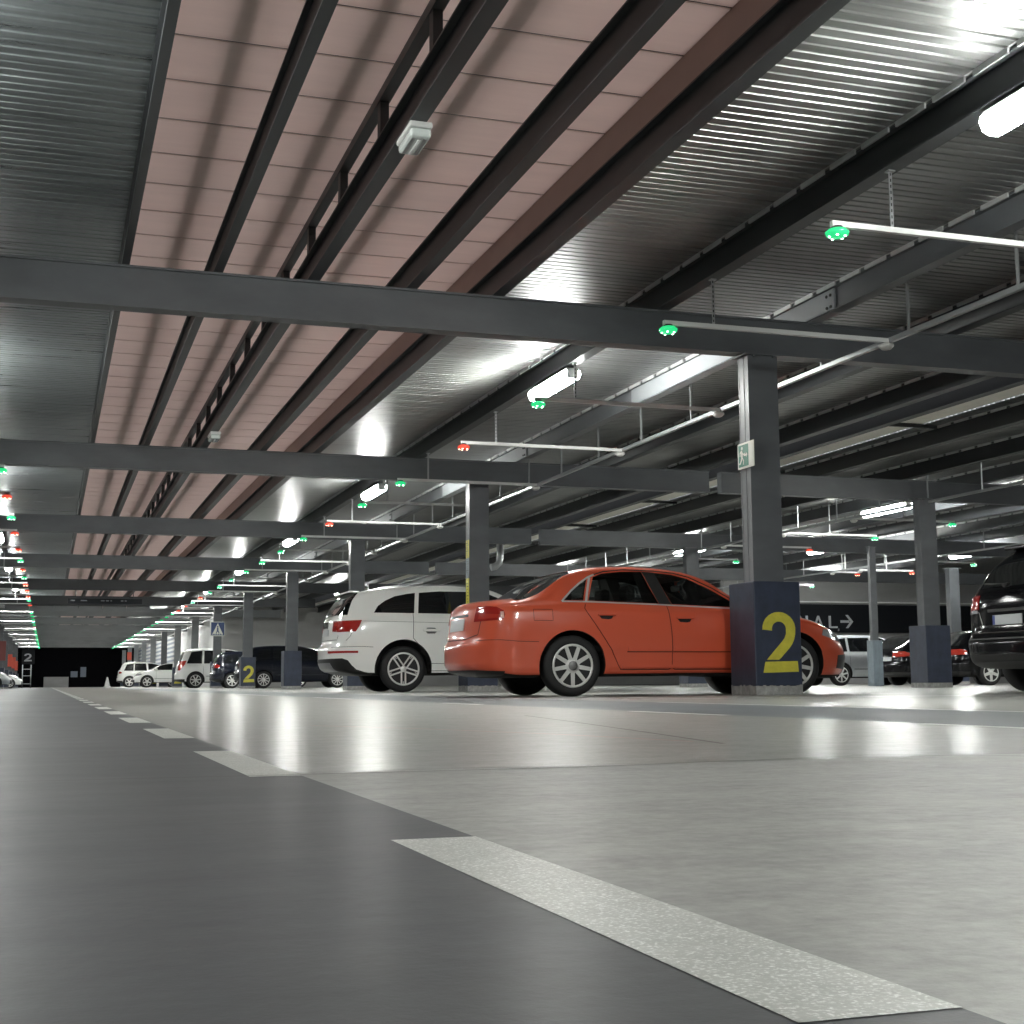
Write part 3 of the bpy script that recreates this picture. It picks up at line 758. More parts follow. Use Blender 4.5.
class Car:
    """Body surface from a side profile; x forward from the rear axle, y left, z up"""
    def __init__(s, W, xr, xf, top, belt, bot, er, ef, wheels, R, tum=.42, Dr=.5, Df=.75, creases=(), fine=True, flare=.008, pw=2.5, plan=None):
        s.W = W; s.xr = xr; s.xf = xf; s.wheels = wheels; s.R = R; s.tum = tum; s.Dr = Dr; s.Df = Df; s.creases = creases
        s.top = smooth_tab(top); s.belt = smooth_tab(belt); s.bot = smooth_tab(bot)
        s.er = smooth_tab(er); s.ef = smooth_tab(ef); s.fine = fine; s.flare = flare; s.pw = pw
        s.plan = smooth_tab(plan) if plan else (lambda x: 1.)
        s.V, s.ns, s.nt = s.grid()
        s.mesh0 = s.to_mesh(0.)
        bm = bmesh.new(); bm.from_mesh(s.mesh0); bm.normal_update()
        s.bvh = BVHTree.FromBMesh(bm)
        s.fv = [[v.index for v in f.verts] for f in bm.faces]
        s.vn = [v.normal.copy() for v in bm.verts]; s.vc = [v.co.copy() for v in bm.verts]
        bm.free()
    def section(s, x):
        dr, df = x - s.xr, s.xf - x
        se = lambda d, D: (max(0, 1 - (1 - min(max(d, 0) / D, 1)) ** s.pw)) ** (1 / s.pw)
        wb = s.W / 2 * se(dr, s.Dr) * se(df, s.Df) * s.plan(x)
        zt, zb, z0 = s.top(x), s.belt(x), s.bot(x)
        zb = min(zb, zt - .01)
        gh = zt - zb; k = sstep(.14, .42, gh)
        H = zb - z0
        P = [(0, z0), (.72 * wb, z0), (.93 * wb, z0 + .015), (.950 * wb, z0 + .09), (.972 * wb, z0 + .22 * H + .03), (wb, z0 + .56 * H), (.990 * wb, z0 + .80 * H),
             (.958 * wb, zb - .045), (.925 * wb, zb)]
        yt = max(.0, .925 * wb - gh * s.tum) if wb > .05 else .7 * wb
        cab = [(.912 * wb, zb + .03 * gh + .004)]
        for f in (.35, .66, .86): cab.append((.906 * wb + (yt - .906 * wb) * f, zb + gh * f * .98))
        c = min(1, yt / .5)
        cab += [(yt - .035 * c, zb + gh * .945), (yt - .12 * c, zb + gh * .982), (.5 * yt, zt - .004), (0, zt)]
        hood = [(.93 * wb, zb + .22 * gh), (.89 * wb, zb + .42 * gh), (.82 * wb, zb + .62 * gh), (.72 * wb, zb + .78 * gh), (.6 * wb, zb + .88 * gh), (.45 * wb, zb + .94 * gh), (.25 * wb, zb + .985 * gh), (0, zt)]
        P += [(a[0] + (b[0] - a[0]) * k, a[1] + (b[1] - a[1]) * k) for a, b in zip(hood, cab)]
        for _ in range(2 if s.fine else 1):
            Q = [P[0]]
            for a, b in zip(P, P[1:]):
                Q += [(a[0] * .75 + b[0] * .25, a[1] * .75 + b[1] * .25), (a[0] * .25 + b[0] * .75, a[1] * .25 + b[1] * .75)]
            P = Q + [P[-1]]
        return P
    def grid(s):
        e = [1e-6, 3e-5, .0003, .0015, .005, .012, .025, .042, .065, .095, .13, .18, .24, .31, .39] if s.fine else [4e-5, .0006, .005, .02, .05, .1, .18, .28, .39]
        L = s.xf - s.xr
        step = .055 if s.fine else .11
        n = int((L - .9) / step)
        xs = [s.xr + d for d in e] + [s.xr + .45 + (L - .9) * i / n for i in range(n + 1)] + [s.xf - d for d in reversed(e)]
        V = []
        for x in xs:
            row = []
            for (y, z) in s.section(x):
                br = max(0, 1 - (x - s.xr) / .75) ** 2; bf = max(0, 1 - (s.xf - x) / .9) ** 2
                X = x + s.er(z) * br - s.ef(z) * bf
                yy = y
                if y > .3 * s.W:
                    for xc in s.wheels:
                        r = math.hypot(x - xc, z - s.R)
                        yy += s.flare * math.exp(-((r - s.R - .06) / .10) ** 2) * min(1, y / (s.W / 2)) ** 6
                    for (cz, amp, wd) in s.creases:
                        zc = cz(x) if callable(cz) else cz
                        yy += amp * math.exp(-((z - zc) / wd) ** 2) * min(1, y / (s.W / 2)) ** 8
                row.append((X, yy, z))
            full = [(a, b, c) for a, b, c in row] + [(a, -b, c) for a, b, c in reversed(row[1:-1])]
            V.append(full)
        return V, len(xs), len(V[0])
    def to_mesh(s, inflate, V=None):
        V = V or s.V
        bm = bmesh.new()
        rows = [[bm.verts.new(p) for p in r] for r in V]
        n = len(rows[0])
        for a, b in zip(rows, rows[1:]):
            for k in range(n):
                j = (k + 1) % n
                bm.faces.new((a[k], b[k], b[j], a[j]))
        h = n // 2 + 1
        for r in (rows[0], rows[-1]):
            for k in range(h - 1):
                q = [r[k], r[k + 1], r[-(k + 1)] if k + 1 < h - 1 else r[h - 1], r[-k] if k else r[0]]
                bm.faces.new(list(dict.fromkeys(q)))
        bmesh.ops.recalc_face_normals(bm, faces=bm.faces[:])
        if bm.calc_volume(signed=True) < 0: bmesh.ops.reverse_faces(bm, faces=bm.faces[:])
        bm.normal_update()
        if inflate:
            nn = [v.normal.copy() for v in bm.verts]
            for v, q in zip(bm.verts, nn): v.co += q * inflate
        for f in bm.faces: f.smooth = True
        me = bpy.data.meshes.new('tmp'); bm.to_mesh(me); bm.free()
        return me
    def inner(s, d, x0, x1, zfloor):
        """cavity: the surface moved inward by d, between x0 and x1 and above zfloor"""
        V = []
        for row in s.V:
            if x0 <= row[0][0] <= x1:
                zt = max(p[2] for p in row)
                V.append([(p[0], math.copysign(max(abs(p[1]) - d, 0), p[1]), max(zfloor, min(p[2], zt - d))) for p in row])
        return s.to_mesh(0, V)
    # -- booleans without operators
    @staticmethod
    def boole(a, b, op, solver='EXACT'):
        oa = bpy.data.objects.new('ta', a); ob = bpy.data.objects.new('tb', b)
        COL.objects.link(oa); COL.objects.link(ob)
        md = oa.modifiers.new('b', 'BOOLEAN'); md.operation = op; md.object = ob; md.solver = solver
        dg = bpy.context.evaluated_depsgraph_get(); dg.update()
        me = bpy.data.meshes.new_from_object(oa.evaluated_get(dg))
        bpy.data.objects.remove(oa); bpy.data.objects.remove(ob)
        return me
    def prism_mesh(s, poly, axis, a, b):
        bm = B(); prism(bm, poly, axis, a, b)
        me = bpy.data.meshes.new('tp'); bm.to_mesh(me); bm.free(); return me
    def fix_normals(s, me, tol=.02, offset_ok=.016):
        """shade from the undisturbed surface wherever a face still lies on it"""
        nor = []
        for p in me.polygons:
            c = p.center
            loc, n0, idx, d = s.bvh.find_nearest(c)
            on = d is not None and d < offset_ok and p.normal.dot(n0) > .55
            for li in p.loop_indices:
                if on:
                    v = me.vertices[me.loops[li].vertex_index].co
                    l2, n2, i2, d2 = s.bvh.find_nearest(v)
                    ws = 0; acc = Vector((0, 0, 0))
                    for vi in s.fv[i2]:
                        w = 1 / ((s.vc[vi] - l2).length_squared + 1e-7)
                        acc += s.vn[vi] * w; ws += w
                    q = acc.normalized() if ws > 0 and acc.length > 0 else p.normal.copy()
                    nor.append(q if q.dot(p.normal) > .3 else p.normal.copy())
                else: nor.append(p.normal.copy())
        me.polygons.foreach_set('use_smooth', [True] * len(me.polygons))
        me.normals_split_custom_set(nor)
    def patch(s, name, parent, m, poly, axis, a, b, inflate=.004):
        if not hasattr(s, '_inf'): s._inf = {}
        if inflate not in s._inf: s._inf[inflate] = s.to_mesh(inflate)
        me = s.boole(s._inf[inflate].copy(), s.prism_mesh(poly, axis, a, b), 'INTERSECT')
        if len(me.polygons) == 0: return None
        s.fix_normals(me); me.materials.clear(); me.materials.append(m)
        o = bpy.data.objects.new(name, me); me.name = name
        return link(o, parent)
    def hit(s, x, z, side=-1):
        h = s.bvh.ray_cast(Vector((x, side * 3, z)), Vector((0, -side, 0)))
        return (h[0], h[1]) if h[0] is not None else (None, None)
    def hit_rear(s, y, z, front=False):
        d = 1 if not front else -1
        h = s.bvh.ray_cast(Vector((-6 * d, y, z)), Vector((d, 0, 0)))
        return (h[0], h[1]) if h[0] is not None else (None, None)
    def ribbon(s, bm, pts, w, lift=.003, mi=0, side=-1, step=.03, rear=False, closed=False):
        """strip of width w along a polyline of (x,z) on the side, or (y,z) on the rear"""
        if closed: pts = pts + [pts[0]]
        P = []
        for a, b in zip(pts, pts[1:]):
            n = max(1, int(math.hypot(b[0] - a[0], b[1] - a[1]) / step))
            for i in range(n): P.append((a[0] + (b[0] - a[0]) * i / n, a[1] + (b[1] - a[1]) * i / n))
        P.append(pts[-1])
        prev = None
        for i, p in enumerate(P):
            q0, q1 = P[max(0, i - 1)], P[min(len(P) - 1, i + 1)]
            dx, dz = q1[0] - q0[0], q1[1] - q0[1]; l = math.hypot(dx, dz) or 1
            nx, nz = -dz / l * w / 2, dx / l * w / 2
            cur = []
            for sg in (-1, 1):
                h, n = s.hit_rear(p[0] + nx * sg, p[1] + nz * sg) if rear else s.hit(p[0] + nx * sg, p[1] + nz * sg, side)
                if h is None: cur = None; break
                cur.append(bm.verts.new(h + n * lift))
            if cur and prev:
                f = bm.faces.new((prev[0], prev[1], cur[1], cur[0])); f.material_index = mi
                f.normal_update()
                h, n = s.hit_rear(p[0], p[1]) if rear else s.hit(p[0], p[1], side)
                if n is not None and f.normal.dot(n) < 0: f.normal_flip()
            prev = cur

def wheel(parent, x, y, R, rim_r, style, width=.22, side=-1):
    """tyre mesh with its rim as child; outer face towards side*y"""
    o_out = side * width / 2
    bm = B(); w = width
    prof = [(rim_r * .96, -w * .42), (rim_r + .015, -w * .5), (R - .045, -w * .5), (R - .012, -w * .44), (R, -w * .34), (R, w * .34), (R - .012, w * .44), (R - .045, w * .5), (rim_r + .015, w * .5), (rim_r * .96, w * .42)]
    lathe(bm, prof, 'y', 40)
    ty = obj('wheel', bm, M['tyre'], parent); ty.location = (x, y, R)
    f = side * w * .5
    bm = B()
    def ring(r0, r1, d0, d1, mi, n=40): lathe(bm, [(r0, side * (abs(f) - d0)), (r1, side * (abs(f) - d0)), (r1, side * (abs(f) - d1)), (r0, side * (abs(f) - d1))], 'y', n, mi=mi)
    lathe(bm, [(.005, side * (abs(f) - .10)), (rim_r * .95, side * (abs(f) - .10)), (rim_r * .95, side * (abs(f) - .115)), (.005, side * (abs(f) - .115))], 'y', 32, mi=1)
    # rim lip
    lathe(bm, [(rim_r * .90, side * (abs(f) - .05)), (rim_r * .905, side * (abs(f) - .004)), (rim_r * .98, side * (abs(f) + .002)), (rim_r * 1.02, side * (abs(f) - .012)), (rim_r * .97, side * (abs(f) - .09)), (rim_r * .93, side * (abs(f) - .09))], 'y', 40)
    def spoke(a, w0, w1, r0, r1, d0=.012, d1=.008, th=.03, off=0.):
        ca, sa = math.cos(a), math.sin(a)
        pts = []
        for (r, ww, d) in ((r0, w0, d0), (r1, w1, d1)):
            for sg in (-1, 1):
                for t in (0, th):
                    pts.append((r * ca - (off + sg * ww / 2) * sa, side * (abs(f) - d - t), r * sa + (off + sg * ww / 2) * ca))
        vs = [bm.verts.new(p) for p in pts]
        q = [(0, 2, 6, 4), (1, 5, 7, 3), (0, 4, 5, 1), (2, 3, 7, 6), (0, 1, 3, 2), (4, 6, 7, 5)]
        fs = [bm.faces.new([vs[i] for i in t]) for t in q]
        bmesh.ops.recalc_face_normals(bm, faces=fs)
    if style == 'nine':
        for k in range(9): spoke(2 * PI * k / 9 - PI / 2, .046, .040, rim_r * .22, rim_r * .95)
        lathe(bm, [(.005, side * (abs(f) - .004)), (rim_r * .30, side * (abs(f) - .006)), (rim_r * .36, side * (abs(f) - .02)), (rim_r * .36, side * (abs(f) - .05))], 'y', 28)
        lathe(bm, [(.005, side * (abs(f) + .0)), (rim_r * .22, side * (abs(f) - .001)), (rim_r * .225, side * (abs(f) - .01))], 'y', 28, mi=2)
    elif style == 'fivetriple':
        for k in range(5):
            a = 2 * PI * k / 5 - PI / 2
            for off in (-.036, .036): spoke(a, .026, .030, rim_r * .10, rim_r * .95, .020, .004, .03, off)
            spoke(a, .012, .014, rim_r * .12, rim_r * .95, .030, .018, .02)
            spoke(a, .08, .09, rim_r * .12, rim_r * .95, .050, .046, .01)
        lathe(bm, [(.005, side * (abs(f) - .010)), (rim_r * .18, side * (abs(f) - .014)), (rim_r * .22, side * (abs(f) - .05))], 'y', 20)
    else:
        nsp = {'five': 5, 'seven': 7, 'ten': 10}[style]; ws = {'five': .085, 'seven': .050, 'ten': .034}[style]
        for k in range(nsp): spoke(2 * PI * k / nsp - PI / 2, ws, ws * .85, rim_r * .15, rim_r * .95)
        lathe(bm, [(.005, side * (abs(f) - .006)), (rim_r * .24, side * (abs(f) - .010)), (rim_r * .27, side * (abs(f) - .05))], 'y', 20)
    obj('rim', bm, [M['rim'], M['rim_dark'], M['hub']], ty)
    return ty

def join_into(me, bms, mats):
    """append bmesh pieces (already carrying slot numbers) to mesh me"""
    bm = bmesh.new(); bm.from_mesh(me)
    for b in bms:
        t = bpy.data.meshes.new('t'); b.to_mesh(t); b.free(); bm.from_mesh(t); bpy.data.meshes.remove(t)
    bm.to_mesh(me); bm.free()
    while len(me.materials): me.materials.pop()
    for m in mats: me.materials.append(m)

def finish_body(car, parent, me, paintm, ribbons):
    """paint, dark wheel wells and underside, drawn seams; one body mesh"""
    for p in me.polygons:
        c = p.center; loc, n0, idx, d = car.bvh.find_nearest(c)
        p.material_index = 0
        if d > .004 and not (abs(c.y) < .07 and abs(n0.x) > .5): p.material_index = 1
        elif p.normal.z < -.75 and c.z < car.bot(c.x) + .1: p.material_index = 1
    join_into(me, ribbons, [paintm, M['under'], M['gap'], M['alu'], M['black_plastic']])
    car.fix_normals(me)
    me.name = 'body'
    o = bpy.data.objects.new('body', me)
    return link(o, parent)

def wells(car, me, grow=.055, depth=.30):
    for xc in car.wheels:
        for sd in (-1, 1):
            bm = B(); y0 = sd * (car.W / 2 - depth); y1 = sd * (car.W / 2 + .2)
            lathe(bm, [(car.R + grow, min(y0, y1)), (car.R + grow, max(y0, y1))], 'y', 48, (xc, 0, car.R))
            w = bpy.data.meshes.new('w'); bm.to_mesh(w); bm.free()
            me = car.boole(me, w, 'DIFFERENCE')
    return me

def place(root, x, y, rz): root.location = (x, y, 0); root.rotation_euler = (0, 0, rz); return root

# ================================================================ red saloon
def red_car():
    c = Car(1.78, -1.105, 3.64,
        top=[(-1.18, .985), (-1.05, 1.03), (-.8, 1.055), (-.62, 1.07), (-.45, 1.125), (-.22, 1.25), (-.02, 1.345), (.2, 1.402), (.45, 1.432), (.8, 1.443), (1.1, 1.432), (1.36, 1.405), (1.54, 1.365), (1.7, 1.31), (1.9, 1.21), (2.15, 1.085), (2.36, .985), (2.6, .945), (2.98, .885), (3.30, .80), (3.52, .70), (3.64, .60)],
        belt=[(-1.18, .90), (-.8, .955), (0, .985), (.6, .98), (1.2, .96), (2, .915), (2.6, .85), (3.25, .71), (3.64, .52)],
        bot=[(-1.18, .30), (-1.0, .255), (-.5, .20), (0, .205), (1.8, .215), (2.3, .20), (3.3, .185), (3.64, .21)],
        er=[(.25, .06), (.36, .0), (.55, .0), (.585, .03), (.66, .05), (.83, .075), (.95, .10), (1.03, .15)],
        ef=[(.18, .10), (.27, .02), (.42, 0), (.56, .03), (.70, .11), (.80, .2)],
        wheels=(0, 2.685), R=.325, tum=.43, Dr=.50, Df=.85,
        creases=((.905, .006, .022), (.50, .008, .022), (.305, .010, .03), (.45, -.006, .03)))
    g = thing('saloon_car', 'orange red saloon car parked behind the pillar with the large yellow 2', 'car')
    q = [(-.075, 1.03), (.02, 1.115), (.13, 1.205), (.235, 1.275), (.155, 1.03)]
    rd = [(.215, 1.028), (.315, 1.295), (.42, 1.335), (.65, 1.362), (.905, 1.365), (1.045, 1.005)]
    fd = [(1.205, 1.0), (1.065, 1.355), (1.27, 1.338), (1.46, 1.295), (1.72, 1.175), (1.98, 1.02), (2.04, .972)]
    me = c.to_mesh(0)
    cav = c.inner(.045, -.50, 2.2, .40)
    me = c.boole(me, cav, 'DIFFERENCE')
    for p in (q, rd, fd):
        me = c.boole(me, c.prism_mesh(p, 'y', -1.2, 1.2), 'DIFFERENCE')
    rear = [(-.60, -.765), (-.35, -.735), (.06, -.635), (.06, .635), (-.35, .735), (-.60, .765)]; wind = [(1.58, -.50), (2.30, -.64), (2.30, .64), (1.58, .50)]
    me = c.boole(me, c.prism_mesh(rear, 'z', 1.035, 1.6), 'DIFFERENCE')
    me = c.boole(me, c.prism_mesh(wind, 'z', .975, 1.6), 'DIFFERENCE')
    me = wells(c, me)
    rb = []
    def R_(pts, w, mi, side=-1, lift=.003, **k):
        b = B(); c.ribbon(b, pts, w, lift, mi, side, **k); rb.append(b)
    for sd in (-1, 1):
        R_([(.17, .99), (.15, .94), (.17, .90), (.45, .49), (.53, .33), (.56, .285), (1.13, .285), (1.17, .31), (1.165, .6), (1.135, .98)], .008, 2, sd)
        R_([(1.17, .31), (1.20, .285), (2.25, .285), (2.30, .35), (2.18, .60), (2.15, .85), (2.12, .93)], .008, 2, sd)
        R_([(-.44, .925), (-.225, .925), (-.225, .805), (-.44, .805), (-.44, .925)], .005, 2, sd) if sd == -1 else None
        R_([(-1.0, .60), (-.80, .60), (-.62, .585), (-.39, .58)], .006, 2, sd)
        R_([(.63, .475), (1.16, .475)], .010, 2, sd); R_([(1.175, .475), (2.25, .475)], .010, 2, sd)
        R_([(.60, .515), (1.16, .515)], .006, 3, sd, .0005) if 0 else None
        # chrome frame of the side windows
        R_([(-.10, 1.015), (.22, 1.014), (1.045, .992), (1.21, .985), (2.08, .955)], .016, 3, sd, .004)
        R_([(-.10, 1.015), (-.07, 1.045), (.03, 1.135), (.14, 1.22), (.25, 1.29), (.33, 1.322)], .020, 3, sd, .004)
        R_([(.33, 1.322), (.45, 1.358), (.68, 1.382), (1.06, 1.376), (1.30, 1.355), (1.48, 1.312), (1.75, 1.188), (2.02, 1.03)], .014, 4, sd, .004)
        R_([(.185, 1.02), (.27, 1.29)], .026, 3, sd, .003)
        pass
    # rear: boot lid seam, number plate recess
    R_([(-.64, .93), (-.60, .66), (-.35, .615), (.35, .615), (.60, .66), (.64, .93)], .010, 2, rear=True)
    R_([(-.34, .875), (.34, .875)], .028, 4, rear=True, lift=.003)
    finish_body(c, g, me, M['car_red'], rb)
    for p in (q, rd, fd):
        for sd in (-1, 1):
            pane = B()
            # one thin pane following the body a little inside its skin
            grid_pane(c, pane, p, sd)
            obj('side_window', pane, M['glass'], g, smooth='all')
    for nm, p, z in (('rear_window', rear, 1.035), ('windscreen', wind, .975)):
        pane = B(); top_pane(c, pane, p, z)
        obj(nm, pane, M['glass_dark'] if nm == 'rear_window' else M['glass'], g, smooth='all')
    for sd in (-1, 1): c.patch('door_pillar_cover', g, M['black_plastic'], [(1.05, 1.004), (.91, 1.368), (1.062, 1.360), (1.20, .998)], 'y', sd * .4, sd * 1.2, .003)
    for sd in (-1, 1):
        for x0, x1 in ((.64, 1.155), (1.185, 2.22)):
            c.patch('side_moulding', g, M['car_red'], [(x0, .478), (x0, .525), (x1, .525), (x1, .478)], 'y', sd * .6, sd * 1.2, .010)
            c.patch('sill_moulding', g, M['car_red'], [(x0 - .06, .296), (x0 - .07, .335), (x1, .335), (x1, .296)], 'y', sd * .6, sd * 1.2, .009)
    # lamps, plate, handles, skirt
    tl = [(-1.3, .825), (-1.3, .955), (-1.04, .968), (-.90, .965), (-.82, .952), (-.765, .915), (-.752, .87), (-.765, .83), (-.80, .812), (-1.0, .800)]
    for sd in (-1, 1):
        o = c.patch('tail_lamp', g, M['tail'], tl, 'y', sd * .50, sd * 1.0, .006)
        o2 = c.patch('lamp_strip', o, M['tail_lit'], [(-1.3, .845), (-1.3, .885), (-.95, .885), (-.80, .87), (-.80, .835), (-.95, .828)], 'y', sd * .58, sd * 1.0, .0085)
        c.patch('indicator_lens', o, M['tail_clear'], [(-.795, .83), (-.795, .90), (-.765, .90), (-.765, .83)], 'y', sd * .58, sd * 1.0, .0085)
        c.patch('head_lamp', g, M['head'], [(3.05, .665), (3.10, .735), (3.30, .735), (3.6, .66), (3.6, .58), (3.3, .60)], 'y', sd * .42, sd * 1.0, .005)
        c.patch('lower_grille', g, M['black_plastic'], [(3.28, .29), (3.30, .44), (3.6, .46), (3.6, .27)], 'y', sd * .40, sd * .95, .005)
        for hx in (.385, 1.315):
            zc = .85 - (hx - .385) * .03
            h, n = c.hit(hx, zc, sd)
            c.patch('handle_recess', g, M['gap'], [(hx - .085, zc + .022), (hx + .095, zc + .022), (hx + .07, zc - .018), (hx + .03, zc - .026), (hx - .05, zc - .020)], 'y', sd * .6, sd * 1.0, .003)  # dark patch paints the shade of the hollow behind the handle
            b = B(); box(b, hx - .10, hx + .11, h.y + (sd * .012 if sd > 0 else -.034), h.y + (.034 if sd > 0 else -.012), zc + .012, zc + .034, 0, .008); obj('door_handle', b, M['car_red'], g)
        h, n = c.hit(2.02, .99, sd)
        b = B(); box(b, 1.93, 2.10, sd * .86 if sd > 0 else -1.06, 1.06 if sd > 0 else -.86, .94, 1.08, 0, .04); obj('door_mirror', b, M['car_red'], g)
    c.patch('plate_panel', g, M['car_red'], [(-.34, .70), (.34, .70), (.34, .905), (-.34, .905)], 'x', -1.4, -.9, .0025)
    c.patch('number_plate', g, M['plate'], [(-.26, .715), (.26, .715), (.26, .845), (-.26, .845)], 'x', -1.4, -.9, .010)
    c.patch('rear_skirt', g, M['black_plastic'], [(-1.0, .20), (1.0, .20), (1.0, .262), (.55, .285), (-.55, .285), (-1.0, .262)], 'x', -1.5, -.75, .004)
    c.patch('side_sill', g, M['black_plastic'], [(.38, .15), (.40, .235), (2.28, .235), (2.30, .15)], 'y', -1.0, -.6, .004)
    c.patch('front_grille', g, M['black_plastic'], [(-.28, .28), (.28, .28), (.32, .68), (-.32, .68)], 'x', 3.2, 3.8, .005)
    # inside: seats, dashboard, mirror
    b = B(); box(b, .0, 1.95, -.62, .62, .405, .44); obj('cabin_floor', b, M['seat'], g)
    for sx, sy in ((1.05, -.37), (1.05, .37), (.20, -.40), (.20, .40), (.20, 0)):
        b = B(); rake = .28
        box(b, sx - .1, sx + .42, sy - .24, sy + .24, .44, .60, 0, .05)
        poly = [(sx - .10, .56), (sx + .06, .56), (sx - .14, 1.03), (sx - .27, 1.03)]
        if sx < .5: poly = [(sx - .10, .56), (sx + .06, .56), (sx - .06, .99), (sx - .17, .99)]
        prism(b, poly, 'y', sy - .24, sy + .24)
        st = obj('seat', b, M['seat'], g)
        b = B(); hx = sx - (.20 if sx > .5 else .12); hz = 1.06 if sx > .5 else 1.0
        box(b, hx - .06, hx + .06, sy - .13, sy + .13, hz, hz + .17, 0, .045); obj('headrest', b, M['seat'], st)
    b = B(); box(b, 1.78, 2.18, -.66, .66, .62, .93, 0, .05); obj('dashboard', b, M['seat'], g)
    b = B(); lathe(b, [(.165, -.012), (.19, 0), (.165, .012)], 'x', 20, (1.62, .37, .88)); obj('steering_wheel', b, M['seat'], g)
    b = B(); box(b, 1.62, 1.66, -.13, .13, 1.20, 1.27, 0, .015); obj('rear_view_mirror', b, M['black_plastic'], g)
    for x in c.wheels:
        for sd in (-1, 1): wheel(g, x, sd * (.885 - .115 - .008), c.R, .232, 'nine', .225, sd)
    return g

def grid_pane(c, bm, poly, sd, inset=.010, n=10):
    """glass pane: the polygon cut into a fine net, laid just inside the skin"""
    t = B(); f = t.faces.new([t.verts.new((p[0], 0, p[1])) for p in poly])
    xs = [p[0] for p in poly]; zs = [p[1] for p in poly]
    for i in range(1, n):
        x = min(xs) + (max(xs) - min(xs)) * i / n
        bmesh.ops.bisect_plane(t, geom=t.verts[:] + t.edges[:] + t.faces[:], plane_co=(x, 0, 0), plane_no=(1, 0, 0))
        z = min(zs) + (max(zs) - min(zs)) * i / n
        bmesh.ops.bisect_plane(t, geom=t.verts[:] + t.edges[:] + t.faces[:], plane_co=(0, 0, z), plane_no=(0, 0, 1))
    mp = {}
    for v in t.verts:
        h, nn = c.hit(v.co.x, v.co.z, sd)
        mp[v] = bm.verts.new((v.co.x, h.y - sd * inset, v.co.z) if h is not None else (v.co.x, sd * .7, v.co.z))
    for f in t.faces: bm.faces.new([mp[v] for v in f.verts])
    t.free(); bmesh.ops.recalc_face_normals(bm, faces=bm.faces[:])
def top_pane(c, bm, poly, zmin, inset=.008, n=14):
    t = B(); f = t.faces.new([t.verts.new((p[0], p[1], 0)) for p in poly])
    xs = [p[0] for p in poly]; ys = [p[1] for p in poly]
    for i in range(1, n):
        x = min(xs) + (max(xs) - min(xs)) * i / n
        bmesh.ops.bisect_plane(t, geom=t.verts[:] + t.edges[:] + t.faces[:], plane_co=(x, 0, 0), plane_no=(1, 0, 0))
        y = min(ys) + (max(ys) - min(ys)) * i / n
        bmesh.ops.bisect_plane(t, geom=t.verts[:] + t.edges[:] + t.faces[:], plane_co=(0, y, 0), plane_no=(0, 1, 0))
    mp = {}
    for v in t.verts:
        h = c.bvh.ray_cast(Vector((v.co.x, v.co.y, 3)), Vector((0, 0, -1)))
        mp[v] = bm.verts.new((v.co.x, v.co.y, max(h[0].z - inset, zmin)))
    for f in t.faces: bm.faces.new([mp[v] for v in f.verts])
    t.free(); bmesh.ops.recalc_face_normals(bm, faces=bm.faces[:])

place(red_car(), 5.335, 13.985 + .89, 0)

